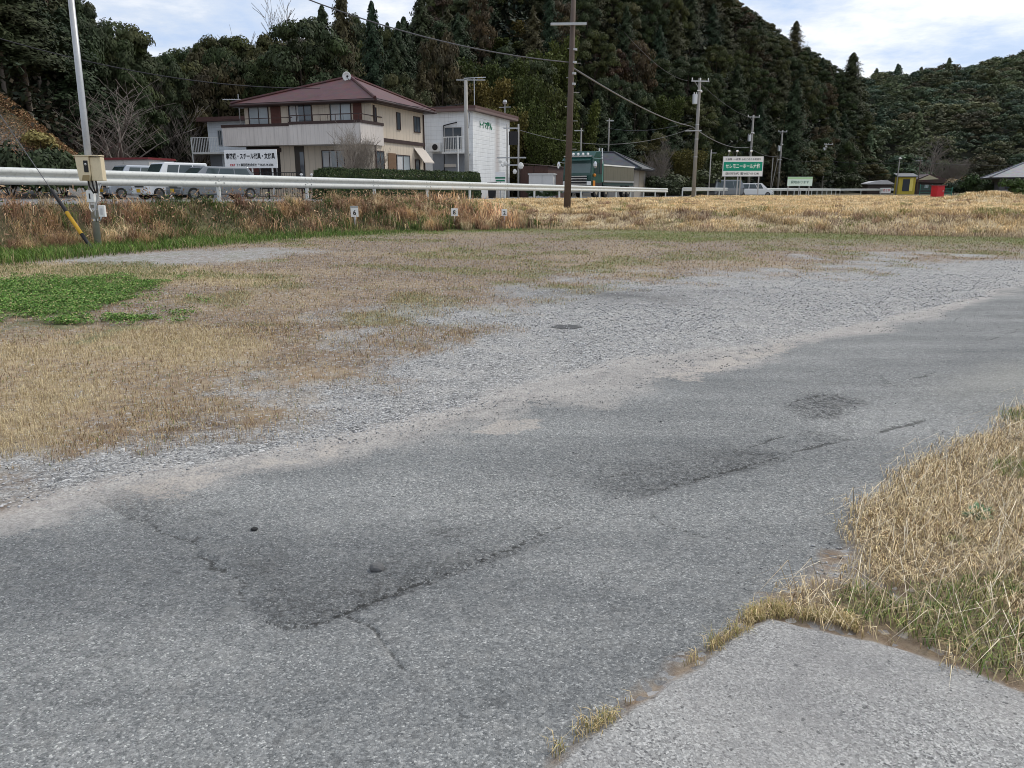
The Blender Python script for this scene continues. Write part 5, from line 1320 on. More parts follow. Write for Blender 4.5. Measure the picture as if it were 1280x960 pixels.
# --- white annexe at the far end of the house
WA = P(263, 200, 57); WA.z = float(road_z(57)); an = empty('white_annexe', WA, RZ, 'small white annexe with a brown roof and little balcony beside the beige house', 'house'); fa = Fr(WA, RZ)
WHS = siding('white_siding', (.62, .66, .70), .30, 'Z', .25, .25)
zt3 = fa.hit(275, 152, 1, 0).z
m = MB(); m.box(0, 4.2, 0, 5, -.2, zt3); m.build('wall', WHS, an); m = MB(); m.box(-.5, 4.5, -.5, 5.3, zt3+.003, zt3+.28); m.build('roof', flat('brown_fascia', (.10, .055, .05), .6), an)
zb3 = fa.hit(265, 191, 1, 0).z
m = MB(); m.box(-.7, 1.6, -1.0, -.005, zb3-.12, zb3); ab = m.build('balcony', WHITE, an)
m = MB(); m.box(-.7, 1.6, -1.0, -.96, zb3+.95, zb3+1.0); [m.box(-.68+i*.14, -.65+i*.14, -.99, -.97, zb3, zb3+.95) for i in range(17)]; m.box(-.7, -.64, -1.0, -.94, -.2, zb3+1.0); m.build('railing', WHITE, ab)
window(an, fa, 272, 163, 279, 182, 1, 0, GLASS, 1, frame=ALU); panel(an, fa, 263, 194, 280, 225, 1, 0, flat('grey_shutter', (.22, .24, .27), .6), 'shutter')

# --- white clad building
WB = P(591.5, 200, 58); WB.z = float(road_z(58))-.05; wb = empty('white_clad_building', WB, RZ, 'boxy white clad building with a flat brown edged roof beside the red roofed house', 'building'); f2 = Fr(WB, RZ)
def streaks(nt, tc, sp, c):
    y = sp.outputs[1]; k = mth(nt, 'MULTIPLY', mr(nt, mth(nt, 'ABSOLUTE', mth(nt, 'SUBTRACT', y, 5.1)), .15, .75, 1, 0), .55)
    c = mixc(nt, k, c, (.36, .30, .27))
    z = mr(nt, sp.outputs[2], -.2, 1.2, .5, 0); return mixc(nt, z, c, (.25, .24, .22))
LAP = siding('lap_cladding', (.74, .76, .77), .30, 'Z', .22, .28, extra=streaks)
zr2 = f2.hit(592, 139, 1, 0).z; ye = f2.hit(637, 190, 0, 0).y; xe = -7.5
m = MB(); m.box(xe, 0, 0, ye, -.2, zr2); m.build('wall', LAP, wb)
BRF = flat('brown_fascia', (.10, .055, .05), .6)
m = MB(); m.box(xe-.3, .35, -.35, ye+1.2, zr2+.003, zr2+.36); m.build('roof', flat('roof_edge', (.17, .12, .11), .6), wb, bevel=.02)
m = MB(); m.box(xe-.31, .36, -.36, -.352, zr2+.20, zr2+.37); m.box(.353, .362, -.36, ye+1.2, zr2+.2, zr2+.37); m.build('roof_flashing', BRF, wb)
window(wb, f2, 555.5, 159, 578, 187, 1, 0, GLASS, 1, frame=ALU, depth=.07); 
zb4 = f2.hit(565, 190, 1, -.9).z; xa = f2.hit(552, 190, 1, -.9).x; xc = f2.hit(582, 190, 1, -.9).x
m = MB(); m.box(xa, xc, -.9, -.005, zb4-.1, zb4); b4 = m.build('balcony', WHITE, wb)
m = MB(); m.box(xa, xc, -.9, -.86, zb4+1.0, zb4+1.06); [m.box(xa+.02+i*(xc-xa-.05)/14, xa+.04+i*(xc-xa-.05)/14, -.89, -.87, zb4, zb4+1.0) for i in range(15)]; m.box(xa, xa+.05, -.85, -.01, zb4+1.0, zb4+1.06); m.build('railing', WHITE, b4)
px_ = f2.hit(573, 200, 1, -.9).x; m = MB(); m.tube([(px_, -.95, 0), (px_, -.95, zb4+1.1)], .05, 10); m.build('balcony_post', WHITE, wb)
panel(wb, f2, 541, 192, 581, 215, 1, 0, flat('grey_shutter', (.22, .24, .27), .6), 'shutter'); panel(wb, f2, 556, 205, 571, 209, 1, 0, ALU, 'pipe_rack', .06, .12)
ac = f2.hit(544, 184, 1, -.3); m = MB(); m.box(ac.x-.4, ac.x+.4, -.35, -.02, ac.z-.32, ac.z+.32); a_ = m.build('air_conditioner', WHITE, wb, bevel=.03); m = MB(); m.tube([(ac.x, -.353, ac.z), (ac.x, -.37, ac.z)], .22, 16); m.build('fan_grille', BLACK, a_)
m = MB(); pz = f2.hit(556, 157, 1, -.1); m.tube([(pz.x-.1, -.1, pz.z), (pz.x+.5, -.12, pz.z+.12), (pz.x+.95, -.1, pz.z+.2)], .04, 8); m.tube([(pz.x-.1, -.1, pz.z), (pz.x-.1, -.1, 1.0)], .03, 8); m.build('pipe', BLACK, wb, smooth=True)
t_ = f2.hit(607, 157.5, 0, 0); text(wb, 'トイマ屋ん', .5, (.02, t_.y, t_.z), GRNINK, rot=(R(90), 0, R(90)), width=2.6, bold=.02)
m = MB(); an3 = f2.hit(593, 136, 1, 1.0); m.tube([(an3.x, 1.0, zr2+.3), (an3.x, 1.0, zr2+2.4)], .03, 6); m.box(an3.x-.8, an3.x+.9, .98, 1.02, zr2+2.35, zr2+2.4); m.build('aerial', ALU, wb)
m = MB(); m.tube([(-.4, ye, zr2+.35), (-.4, ye, zr2+1.5)], .04, 6); m.ball((-.4, ye, zr2+1.4), .2, 8); m.box(-.9, .1, ye-.02, ye+.02, zr2+1.0, zr2+1.05); m.build('roof_bracket', GALV, wb)
sgp = P(625.5, 221, 53); sgp.z = float(road_z(53)); sg = empty('shop_sign', sgp, R(-5), 'small white and green standing sign before the white clad wall', 'sign')
zz = P(625, 221, 53).z-sgp.z
m = MB(); m.box(-.34, .34, -.03, .03, zz-.32, zz+.32); m.build('board', SIGNW, sg); m = MB(); m.box(-.34, .34, -.037, -.032, zz-.12, zz-.02); m.box(-.3, .3, -.037, -.032, zz-.30, zz-.2); m.build('stripe', GRNINK, sg)
m = MB(); m.tube([(0, 0, -.1), (0, 0, zz-.32)], .035, 8); m.build('post', GALV, sg)
rt = empty('black_planter', (P(615, 235, 55).x, 55, float(road_z(55))), 0, 'dark bin standing against the white clad wall', 'bin'); m = MB(); m.prism([(-.25, 0), (.25, 0), (.3, 1.0), (-.3, 1.0)], 'y', -.25, .25); m.build('body', BLACK, rt, bevel=.03); m = MB(); m.box(-.33, .33, -.28, .28, 1.003, 1.06); m.build('rim', BLACK, rt)

# --- brown shed, white lean-to, small awnings
bs = P(650, 225, 66); bs.z = float(road_z(66)); o_ = empty('brown_shed', bs, RZ, 'low brown corrugated iron shed behind the white building', 'shed'); fb_ = Fr(bs, RZ)
BRC = siding('brown_corrugated', (.085, .045, .038), .18, 'X', .5, .2)
m = MB(); m.box(0, 2.4, 0, 5, -.2, 2.55); m.build('wall', BRC, o_); m = MB(); m.add([(-.1, -.12, 2.72), (2.55, -.12, 2.5), (2.55, 5.1, 2.5), (-.1, 5.1, 2.72), (-.1, -.12, 2.78), (2.55, -.12, 2.56), (2.55, 5.1, 2.56), (-.1, 5.1, 2.78)], [(0, 1, 2, 3), (4, 5, 6, 7), (0, 1, 5, 4), (1, 2, 6, 5), (2, 3, 7, 6), (3, 0, 4, 7)]); m.build('roof', flat('tin_roof', (.14, .11, .10), .5), o_)
m = MB(); m.box(1.15, 1.2, -.03, -.004, 0, 2.5); m.box(.05, .1, -.03, -.004, 0, 2.5); m.build('door_edge', DKBR, o_)
ws = P(661, 225, 60); ws.z = float(road_z(60)); o_ = empty('white_lean_to', ws, R(-10), 'low white storage box with a sloping top beside the brown shed', 'shed')
m = MB(); m.box(0, 1.85, 0, 1.6, -.2, 1.70); m.build('wall', flat('cream_panel', (.60, .60, .60), .5, dirt=.3), o_); m = MB(); m.box(-.06, 1.95, -.08, 1.7, 1.705, 1.78); m.build('lid', WHITE, o_); m = MB(); m.box(1.0, 1.03, -.02, -.004, 0, 1.65); m.build('joint', GALV, o_)
# --- grey roofed house
gh = P(793, 230, 82); gh.z = float(road_z(82)); RG = R(-20); go_ = empty('grey_roof_house', gh, RG, 'single storey house with a broad dark grey tiled hip roof behind the truck bed', 'house'); fg_ = Fr(gh, RG)
GW = siding('grey_beige_wall', (.36, .33, .29), .3, 'X', .3, .25)
ze = 2.75
m = MB(); m.box(-8.5, 0, 0, 6, -.2, ze); m.build('wall', GW, go_)
hip(go_, -9.3, .8, -.9, 6.9, ze+.1, 1.75, -6.3, -2.9, 3.0, ROOFG, .16, BLACK)
window(go_, fg_, 778, 215, 789, 230, 1, 0, GLASS, 1); panel(go_, fg_, 799, 214, 804, 236, 0, 0, flat('tan_door', (.30, .26, .2)), 'door', sgn=1)
# --- red edged storage sheds behind the car park
for x0, x1, Y_, lab in ((65, 98, 47, 'white storage shed with a red roof edge, partly behind the cream meter box'), (100, 190, 45, 'long white storage shed with a red roof edge behind the parked cars')):
    a_ = P(x0, 240, Y_); b_ = P(x1, 240, Y_-1.0); z = float(road_z(Y_)); a_.z = z; L_ = math.hypot(b_.x-a_.x, b_.y-a_.y); rz = math.atan2(b_.y-a_.y, b_.x-a_.x); o_ = empty('storage_shed', a_, rz, lab, 'shed')
    ht = P(x0, 196.5, Y_).z-z; n_ = max(2, int(L_/1.4))
    m = MB(); m.box(0, L_, 0, 2.2, -.2, ht-.16); m.build('wall', flat('shed_panel', (.55, .54, .52), .5, dirt=.35), o_); m = MB(); m.box(-.08, L_+.08, -.12, 2.3, ht-.157, ht-.05); m.build('roof_edge', flat('red_edge', (.17, .03, .035), .5), o_)
    for i in range(n_): m = MB(); u = i*L_/n_; m.box(u+.03, u+L_/n_-.03, -.03, -.004, 0, ht-.25); d_ = m.build('door', flat('shed_panel', (.55, .54, .52)), o_, bevel=.008); m = MB(); m.box(u+L_/n_-.18, u+L_/n_-.12, -.05, -.031, .9, 1.1); m.build('handle', BLACK, d_)
# --- office sign
sp0 = P(313, 240, 46); sp0.z = float(road_z(46)); so_ = empty('office_sign', sp0, R(-14), 'wide white sign with black Japanese lettering standing before the beige house', 'sign'); fs_ = Fr(sp0, R(-14))
a_ = fs_.hit(279.5, 187.5, 1, 0); b_ = fs_.hit(347, 210, 1, 0); W_ = b_.x-a_.x; zc1, zc2 = b_.z, a_.z
m = MB(); m.box(a_.x, b_.x, 0, .06, zc1, zc2); m.build('board', SIGNW, so_, bevel=.01)
xm = (a_.x+b_.x)/2; hh_ = zc2-zc1
t1 = text(so_, '事務機・スチール家具・文房具', .3, (xm, -.012, zc1+hh_*.63), INK, width=W_*.93, bold=.008); t1.scale.y = t1.scale.x*1.5
t2 = text(so_, 'アイ事務機株式会社  ℡ 0537-74-2766', .15, (xm+.25, -.012, zc1+hh_*.17), INK, width=W_*.70, bold=.002); t2.scale.y = t2.scale.x*1.15
t3 = text(so_, 'CAT', .15, (a_.x+W_*.15, -.012, zc1+hh_*.17), REDINK, width=W_*.10, bold=.005)
for dx in (.12, .5, .88): m = MB(); m.tube([(a_.x+W_*dx, .12, -.2), (a_.x+W_*dx, .12, zc2-.1)], .045, 8); m.build('post', WHITE, so_)
# iron fence in front of the house
fq = P(293, 240, 44); fq.z = float(road_z(44)); fe_ = empty('iron_fence', fq, R(-14), 'low black iron railing in front of the beige house porch', 'fence')
ff_ = Fr(fq, R(-14)); x_a = ff_.hit(293, 220, 1, 0).x; x_b = ff_.hit(376, 220, 1, 0).x; zf_ = ff_.hit(330, 215.5, 1, 0).z
m = MB(); m.box(x_a, x_b, -.02, .02, zf_-.04, zf_); m.box(x_a, x_b, -.02, .02, .1, .14); m.build('rail', BLACK, fe_); m = MB(); i = x_a
while i < x_b: m.box(i-.01, i+.01, -.01, .01, .145, zf_-.045); i += .14
m.build('bars', BLACK, fe_)
for xx in (x_a, (x_a+x_b)/2, x_b): m = MB(); m.box(xx-.03, xx+.03, .025, .085, -.1, zf_+.05); m.build('post', BLACK, fe_)
# scooter
sq = P(385, 240, 43); sq.z = float(road_z(43)); sc2 = empty('scooter', sq, R(10), 'parked black scooter with round white mirrors by the house door', 'scooter')
m = MB(); m.tube([(0, -.52, .22), (0, -.36, .62), (0, -.28, .98)], [.09, .12, .05], 10); m.prism([(-.45, .25), (.75, .25), (.95, .5), (.9, .72), (.2, .7), (.05, .34), (-.3, .34)], 'x', -.14, .14); m.build('body', BLACK, sc2, bevel=.03)
m = MB(); m.box(-.13, .13, .15, .8, .725, .80); m.build('seat', RUBBER, sc2, bevel=.03)
m = MB(); m.prism([(-.19, .3), (.19, .3), (.16, .85), (-.16, .85)], 'y', -.50, -.42); m.build('front_shield', BLACK, sc2, bevel=.02)
m = MB(); m.tube([(-.33, -.25, 1.0), (0, -.3, .97), (.33, -.25, 1.0)], .02, 8); m.build('handlebar', BLACK, sc2)
m = MB(); m.ball((0, -.46, .93), .10, 10, sq=(1, .7, 1)); m.build('headlight', LAMPW, sc2)
for s_ in (-1, 1): m = MB(); m.tube([(s_*.2, -.27, 1.0), (s_*.27, -.24, 1.25)], .01, 6); m.ball((s_*.27, -.25, 1.28), .075, 8, sq=(1.2, .4, .8)); m.build('mirror', LAMPW, sc2)
for y_ in (-.55, .6): m = MB(); m.tube([(-.05, y_, .23), (.05, y_, .23)], .23, 18); w_ = m.build('wheel', RUBBER, sc2, bevel=.02); m = MB(); m.tube([(-.055, y_, .23), (.055, y_, .23)], .12, 14); m.build('rim', ALU, w_)

# ------------------------------------------------------------------ cars
RIMM = flat('wheel_rim', (.16, .165, .17), .4, .4)
def car(loc, rz, body, label, Lc=3.4, Wc=1.48, Hc=1.6, van=True, plate=True, name='parked_car'):
    rt = empty(name, loc, rz, label, 'car'); h = Wc/2; z0 = .22
    bl = .92 if van else .88   # belt height
    # lower body, nose at -y
    pr = [(-Lc/2+.05, z0), (Lc/2-.04, z0), (Lc/2, .5), (Lc/2-.01, bl), (-Lc/2+.55, bl), (-Lc/2+.12, bl-.10), (-Lc/2, bl-.32), (-Lc/2-.01, .42)]
    m = MB(); m.prism(pr, 'x', -h, h); m.build('body', body, rt, bevel=.06)
    yw0, yw1 = -Lc/2+.50, -Lc/2+(1.02 if van else 1.25); yb1 = Lc/2-.06; yr = Lc/2-(.22 if van else .5); t = .085
    # cabin: loft from belt to roof
    lo = [(-h+.02, yw0, bl-.02), (h-.02, yw0, bl-.02), (h-.02, yb1, bl-.02), (-h+.02, yb1, bl-.02)]; hi = [(-h+t+.04, yw1, Hc), (h-t-.04, yw1, Hc), (h-t-.04, yr, Hc), (-h+t+.04, yr, Hc)]
    m = MB(); m.add(lo+hi, [(0, 1, 5, 4), (1, 2, 6, 5), (2, 3, 7, 6), (3, 0, 4, 7), (4, 5, 6, 7), (3, 2, 1, 0)]); m.build('cabin', body, rt, bevel=.045)
    def lf(u, v, side):   # point on the side wall: u along y 0..1, v height 0..1
        a = Vector(lo[1] if side > 0 else lo[0]); b = Vector(lo[2] if side > 0 else lo[3]); c = Vector(hi[2] if side > 0 else hi[3]); d = Vector(hi[1] if side > 0 else hi[0])
        p = a.lerp(b, u).lerp(d.lerp(c, u), v); p.x += side*.012; return p
    for s_ in (-1, 1):
        for u0, u1, nm in ((.10, .34, 0), (.365, .64, 0), (.665, .93, 0)):
            m = MB(); q = [lf(u0+(.05 if u0 < .2 else 0), .12, s_), lf(u1, .12, s_), lf(u1, .86, s_), lf(u0+(.0 if u0 > .2 else .0), .86, s_)]; q2 = [v-Vector((s_*.02, 0, 0)) for v in q]
            m.add(q+q2, [(0, 1, 2, 3), (7, 6, 5, 4), (0, 4, 5, 1), (1, 5, 6, 2), (2, 6, 7, 3), (3, 7, 4, 0)]); m.build('side_window', CARG, rt)
        m = MB(); m.ball((s_*(h+.09), yw0+.22, bl+.06), .09, 8, sq=(1, .6, .8)); m.build('wing_mirror', body, rt)
        for y_ in (-Lc/2+.55, Lc/2-.55):
            m = MB(); m.tube([(s_*(h-.17), y_, .28), (s_*(h+.012), y_, .28)], .28, 22); w_ = m.build('wheel', RUBBER, rt, bevel=.02); m = MB(); m.tube([(s_*(h+.0), y_, .28), (s_*(h+.022), y_, .28)], .175, 16); m.build('rim', RIMM, w_)
        m = MB(); m.box(min(s_*.45, s_*(h-.03)), max(s_*.45, s_*(h-.03)), -Lc/2-.03, -Lc/2+.06, .56, .70); m.build('headlight', LAMPW, rt, bevel=.02)
    a, b, c, d = [Vector(v) for v in (lo[0], lo[1], hi[1], hi[0])]; m = MB()
    q = [a.lerp(b, .06).lerp(d.lerp(c, .06), .10), a.lerp(b, .94).lerp(d.lerp(c, .94), .10), a.lerp(b, .93).lerp(d.lerp(c, .93), .90), a.lerp(b, .07).lerp(d.lerp(c, .07), .90)]
    q = [v+Vector((0, -.014, .004)) for v in q]; q2 = [v+Vector((0, .02, 0)) for v in q]; m.add(q+q2, [(0, 1, 2, 3), (7, 6, 5, 4), (0, 4, 5, 1), (1, 5, 6, 2), (2, 6, 7, 3), (3, 7, 4, 0)]); m.build('windscreen', CARG, rt)
    m = MB(); m.box(-.4, .4, -Lc/2-.03, -Lc/2+.02, .57, .68); m.build('grille', BLACK, rt); m = MB(); m.box(-h+.06, h-.06, -Lc/2-.05, -Lc/2+.03, .27, .48); m.build('bumper', body, rt, bevel=.03)
    if plate: m = MB(); m.box(-.165, .165, -Lc/2-.075, -Lc/2-.052, .34, .50); m.build('number_plate', YEL if plate == 'y' else SIGNW, rt)
    return rt
CW = flat('car_white', (.72, .74, .75), .25, var=.03, dirt=.12, spec=.6); CS_ = flat('car_silver', (.40, .43, .47), .25, .4, var=.04, dirt=.15, spec=.6); CD = flat('car_graphite', (.20, .215, .23), .25, .4, var=.04, dirt=.15, spec=.6)
def gp_(x, Y): p = P(x, 240, Y); p.z = float(H(np.array([p.x]), np.array([p.y]))[0]); return p
car(gp_(171, 40.5), R(-38), CS_, 'silver kei wagon parked deepest in the row behind the meter pole', 3.4, 1.48, 1.64, plate='y')
car(gp_(218, 38.5), R(-38), CW, 'white kei van with yellow number plate in the middle of the parked row', 3.4, 1.48, 1.72, plate='y')
car(gp_(268, 37.5), R(-42), CD, 'low grey car at the end of the parked row next to the office sign', 3.9, 1.62, 1.50, van=False, plate='y')
p_ = P(911, 238, 95); p_.z = float(road_z(95)); car(p_, R(100), CD, 'dark grey van on the road seen between the billboard legs', 4.4, 1.7, 1.95, name='distant_car')
p_ = P(943, 238, 95); p_.z = float(road_z(95)); car(p_, R(80), CW, 'white car on the road below the end of the billboard', 4.0, 1.6, 1.55, van=False, name='distant_car')

# ------------------------------------------------------------------ truck
TG = flat('truck_green', (.005, .055, .042), .3, var=.15, dirt=.15, spec=.6); OLIVE = siding('olive_tarp', (.12, .115, .085), .85, 'X', .5, .3)
tp = P(721, 240, 61); tp.z = float(road_z(61))-.02; TRZ = -math.atan2(.41, .91)-R(3); tk = empty('truck', tp, TRZ, 'green heavy truck with chrome grille and olive covered bed behind the wooden pole', 'truck')
m = MB(); m.prism([(0, .55), (2.2, .55), (2.2, 3.0), (.28, 3.0), (.02, 1.7)], 'x', -1.2, 1.2); m.build('cab', TG, tk, bevel=.07)
m = MB(); m.prism([(.45, 3.003), (2.15, 3.003), (2.15, 3.55), (1.1, 3.5)], 'x', -1.1, 1.1); m.build('roof_fairing', TG, tk, bevel=.05)
m = MB(); m.prism([(.06, 1.86), (.255, 2.86), (.235, 2.87), (.04, 1.87)], 'x', -1.05, 1.05); m.build('windscreen', glassmat('truck_glass', (.03, .06, .06)), tk)
m = MB(); m.prism([(.1, 3.0), (.22, 3.03), (-.28, 2.80), (-.3, 2.77)], 'x', -1.15, 1.15); m.build('sun_visor', TG, tk)
for i in range(5): x_ = -.8+i*.4; m = MB(); m.ball((x_, .12, 3.25), .105, 10); m.build('marker_lamp', LAMPW, tk)
m = MB(); m.box(-1.15, 1.15, .0, .3, 3.06, 3.14); m.build('lamp_bar', CHROME, tk)
m = MB(); m.box(-1.17, 1.17, -.045, .004, .86, 1.30); m.build('lower_panel', BLACK, tk)
m = MB(); m.box(1.204, 1.23, .25, 2.15, .6, 1.15); m.box(1.204, 1.22, 1.62, 2.1, 1.8, 2.9); m.build('side_panel', BLACK, tk)
m = MB(); m.box(-.8, .8, -.06, .0, .95, 1.62); g_ = m.build('grille', BLACK, tk)
for z_ in (1.0, 1.2, 1.4, 1.58): m = MB(); m.box(-.85, .85, -.11, -.062, z_, z_+.075); m.build('grille_bar', CHROME, g_)
m = MB(); m.box(-1.25, 1.25, -.22, .3, .38, .85); m.build('bumper', CHROME, tk, bevel=.05)
for s_ in (-1, 1):
    m = MB(); m.box(min(s_*.82, s_*1.16), max(s_*.82, s_*1.16), -.08, .02, .95, 1.25); m.build('headlight', LAMPW, tk, bevel=.03)
    m = MB(); m.ball((s_*1.5, -.12, 2.45), .17, 10, sq=(.9, .5, 1.6)); m.tube([(s_*1.18, .2, 2.7), (s_*1.5, -.1, 2.65)], .02, 6); m.build('mirror', CHROME, tk)
    m = MB(); m.box(min(s_*1.203, s_*1.215), max(s_*1.203, s_*1.215), .55, 1.5, 1.8, 2.65); m.build('side_window', CARG, tk)
    for y_ in (.95, 3.1, 7.4, 8.5):
        m = MB(); m.tube([(s_*.95, y_, .5), (s_*1.22, y_, .5)], .5, 24); w_ = m.build('wheel', RUBBER, tk, bevel=.03); m = MB(); m.tube([(s_*1.2, y_, .5), (s_*1.235, y_, .5)], .26, 16); m.build('rim', CHROME, w_)
m = MB(); m.ball((1.3, .35, 1.7), .13, 8); m.box(1.22, 1.26, .2, .6, .8, 1.3); m.build('side_lamp', flat('amber', (.6, .22, .03), .3), tk)
m = MB(); m.box(-1.2, 1.2, 2.45, 9.9, .95, 1.15); m.build('chassis', flat('truck_frame', (.02, .05, .045), .5), tk)
m = MB(); m.box(-1.22, 1.22, 2.5, 9.9, 1.153, 2.45); m.build('bed', OLIVE, tk, bevel=.02)
m = MB(); m.box(-1.25, 1.25, 2.48, 9.95, 2.453, 2.55); m.build('bed_rail', WHITE, tk); m = MB(); m.box(1.223, 1.26, 2.5, 9.9, 1.2, 1.32); m.build('side_rail', ALU, tk)
m = MB(); m.box(-1.2, 1.2, 2.26, 2.44, 1.2, 2.75); m.build('headboard', flat('headboard_green', (.10, .26, .22), .4), tk)
m = MB(); [m.tube([(x_, 2.22, 2.6), (x_, 2.22, 3.75)], .05, 8) for x_ in (.9, 1.15)]; [m.box(.7, 1.22, 2.2, 2.24, z_, z_+.05) for z_ in (2.9, 3.1, 3.3, 3.5)]; m.build('stack_pipes', CHROME, tk)

# ------------------------------------------------------------------ billboards
bq = P(928, 240, 85); bq.z = zat(bq.x, bq.y); bb = empty('billboard', bq, R(-6), 'green and white roadside billboard with three lamps on top, standing in the straw field', 'billboard'); fbb = Fr(bq, R(-6))
a_ = fbb.hit(904.5, 196, 1, 0); b_ = fbb.hit(952.5, 220, 1, 0); x0, x1, z0, z1 = a_.x, b_.x, b_.z, a_.z; w_ = x1-x0; h_ = z1-z0
m = MB(); m.box(x0, x1, 0, .1, z0, z1); m.build('board', SIGNW, bb); m = MB(); m.box(x0+.05, x1-.05, -.012, -.004, z0+h_*.27, z0+h_*.73); m.build('green_band', flat('sign_green', (.0, .27, .17), .5, var=.04, dirt=.05), bb)
t = text(bb, 'セレモニーホール大和', .5, ((x0+x1)/2, -.02, z0+h_*.5), WHINK, width=w_*.86, bold=.012); t.scale.y = t.scale.x*1.45
t = text(bb, '家族葬・一般葬  心をこめたお見送り', .25, ((x0+x1)/2, -.008, z0+h_*.86), INK, width=w_*.88, bold=.003)
t = text(bb, '掛川市家代  ☎ 0537-61-1241', .25, ((x0+x1)/2, -.008, z0+h_*.12), INK, width=w_*.84, bold=.003)
m = MB(); m.box(x0-.04, x0, -.02, .12, z0-.04, z1+.04); m.box(x1, x1+.04, -.02, .12, z0-.04, z1+.04); m.box(x0, x1, -.02, .12, z1, z1+.04); m.box(x0, x1, -.02, .12, z0-.04, z0); m.build('frame', ALU, bb)
for u in (.07, .40, .93, .47): m = MB(); m.box(x0+w_*u-.06, x0+w_*u+.06, .12, .24, -.3, z1-.1); m.build('leg', GALV if u != .47 else CONC, bb)
for u in (.13, .33, .68):
    m = MB(); xx = x0+w_*u; m.tube([(xx, .1, z1), (xx, -.1, z1+.5), (xx-.08, -.5, z1+.62)], .03, 6); l_ = m.build('lamp_arm', GALV, bb); m = MB(); m.ball((xx-.08, -.55, z1+.55), .15, 8, sq=(1, 1, .8)); m.build('lamp', LAMPW, l_)
sq = P(1000, 240, 78); sq.z = zat(sq.x, sq.y); s2 = empty('field_sign', sq, R(-3), 'small pale green faded sign on three legs in the straw field', 'sign'); fs2 = Fr(sq, R(-3))
a_ = fs2.hit(985, 221, 1, 0); b_ = fs2.hit(1015, 232.5, 1, 0); x0, x1, z0, z1 = a_.x, b_.x, b_.z, a_.z; w_ = x1-x0; h_ = z1-z0
m = MB(); m.box(x0, x1, 0, .06, z0, z1); m.build('board', flat('pale_sign', (.62, .76, .70), .6, var=.05, dirt=.1), s2); m = MB(); m.box(x0, x1, -.01, -.003, z1-h_*.25, z1-.02); m.build('top_band', flat('pale_green', (.40, .62, .38), .6, var=.05, dirt=.1), s2)
text(s2, '貸地あります', .3, (x0+w_*.5, -.014, z0+h_*.4), flat('faded_ink', (.16, .25, .22), .7), width=w_*.74, bold=.004)
for u in (.05, .5, .9): m = MB(); m.box(x0+w_*u-.04, x0+w_*u+.04, .065, .12, -.3, z1-.05); m.build('leg', GALV, s2)
# low rail posts with white sleeves before the distant houses
# ------------------------------------------------------------------ far right cluster
YS = 150
yp = P(1122, 239, YS); yp.z = zat(yp.x, yp.y); ysd = empty('yellow_shed', yp, R(-8), 'small yellow shed with a grey sloping roof beyond the field', 'shed'); fy = Fr(yp, R(-8))
YW = siding('yellow_wall', (.46, .36, .05), .5, 'X', .25, .2)
wy = (1142-1122)/990*YS; hy = P(1117, 221, YS).z-yp.z
m = MB(); m.box(0, wy, 0, 2.2, -.3, hy); m.build('wall', YW, ysd); m = MB(); m.add([(-.3, -.4, hy-.05), (wy+.3, -.4, hy-.05), (wy+.3, 2.5, hy+.55), (-.3, 2.5, hy+.55), (-.3, -.4, hy+.08), (wy+.3, -.4, hy+.08), (wy+.3, 2.5, hy+.68), (-.3, 2.5, hy+.68)], [(0, 1, 2, 3), (4, 5, 6, 7), (0, 1, 5, 4), (1, 2, 6, 5), (2, 3, 7, 6), (3, 0, 4, 7)]); m.build('roof', flat('grey_sheet', (.09, .095, .105), .5), ysd)
panel(ysd, fy, 1129, 224, 1136, 239, 1, 0, flat('dark_doorway', (.03, .035, .045), .5), 'door'); panel(ysd, fy, 1138, 222, 1140, 239, 1, 0, flat('pale_yellow', (.72, .6, .15), .6), 'corner_post', .004, .06)
dh = P(1144, 239, 158); dh.z = zat(dh.x, dh.y); dho = empty('dark_house', dh, R(-12), 'low dark timber house with a shallow gable beside the yellow shed', 'house'); fd = Fr(dh, R(-12))
DW = siding('dark_boards', (.055, .042, .04), .25, 'X', .4, .2)
m = MB(); m.box(0, 6.8, 0, 6, -.3, 2.4); m.build('wall', DW, dho); m = MB(); m.prism([(-.6, 2.35), (7.6, 2.05), (7.6, 2.2), (2.2, 3.9), (-.6, 2.7)], 'y', -.6, 6.6); m.build('roof', rooftile('brown_tile', (.085, .055, .05)), dho)
m = MB(); m.prism([(.1, 2.72), (3.9, 2.9), (2.1, 3.7)], 'y', -.66, -.604); m.build('gable', flat('cream_gable', (.42, .38, .26), .7), dho); window(dho, fd, 1156, 231, 1160, 235, 1, 0, GLASSL, 1, frame=ALU)
rsd = P(1084, 238, 158); rsd.z = zat(rsd.x, rsd.y); rs_ = empty('roadside_stall', rsd, R(-5), 'low dark stall with a pale roof and red lettered board near the yellow shed', 'stall')
m = MB(); m.box(0, 4.6, 0, 3, -.2, 1.9); m.build('wall', DW, rs_); m = MB(); m.prism([(-.3, 1.93), (4.9, 1.95), (4.9, 2.12), (3.6, 2.7), (1.2, 2.55), (-.3, 2.1)], 'y', -.4, 3.2); m.build('roof', flat('pale_sheet', (.48, .48, .5), .6), rs_)
m = MB(); m.box(2.4, 4.5, -.12, -.06, .2, 1.25); m.build('board', SIGNW, rs_); text(rs_, 'やきとり', .6, (3.45, -.13, .75), REDINK, width=1.8, bold=.02)
gh2 = P(1248, 240, 95); gh2.z = zat(gh2.x, gh2.y); g2_ = empty('tiled_house', gh2, R(-25), 'grey tiled farmhouse at the edge of the picture behind garden pines', 'house'); f5 = Fr(gh2, R(-25))
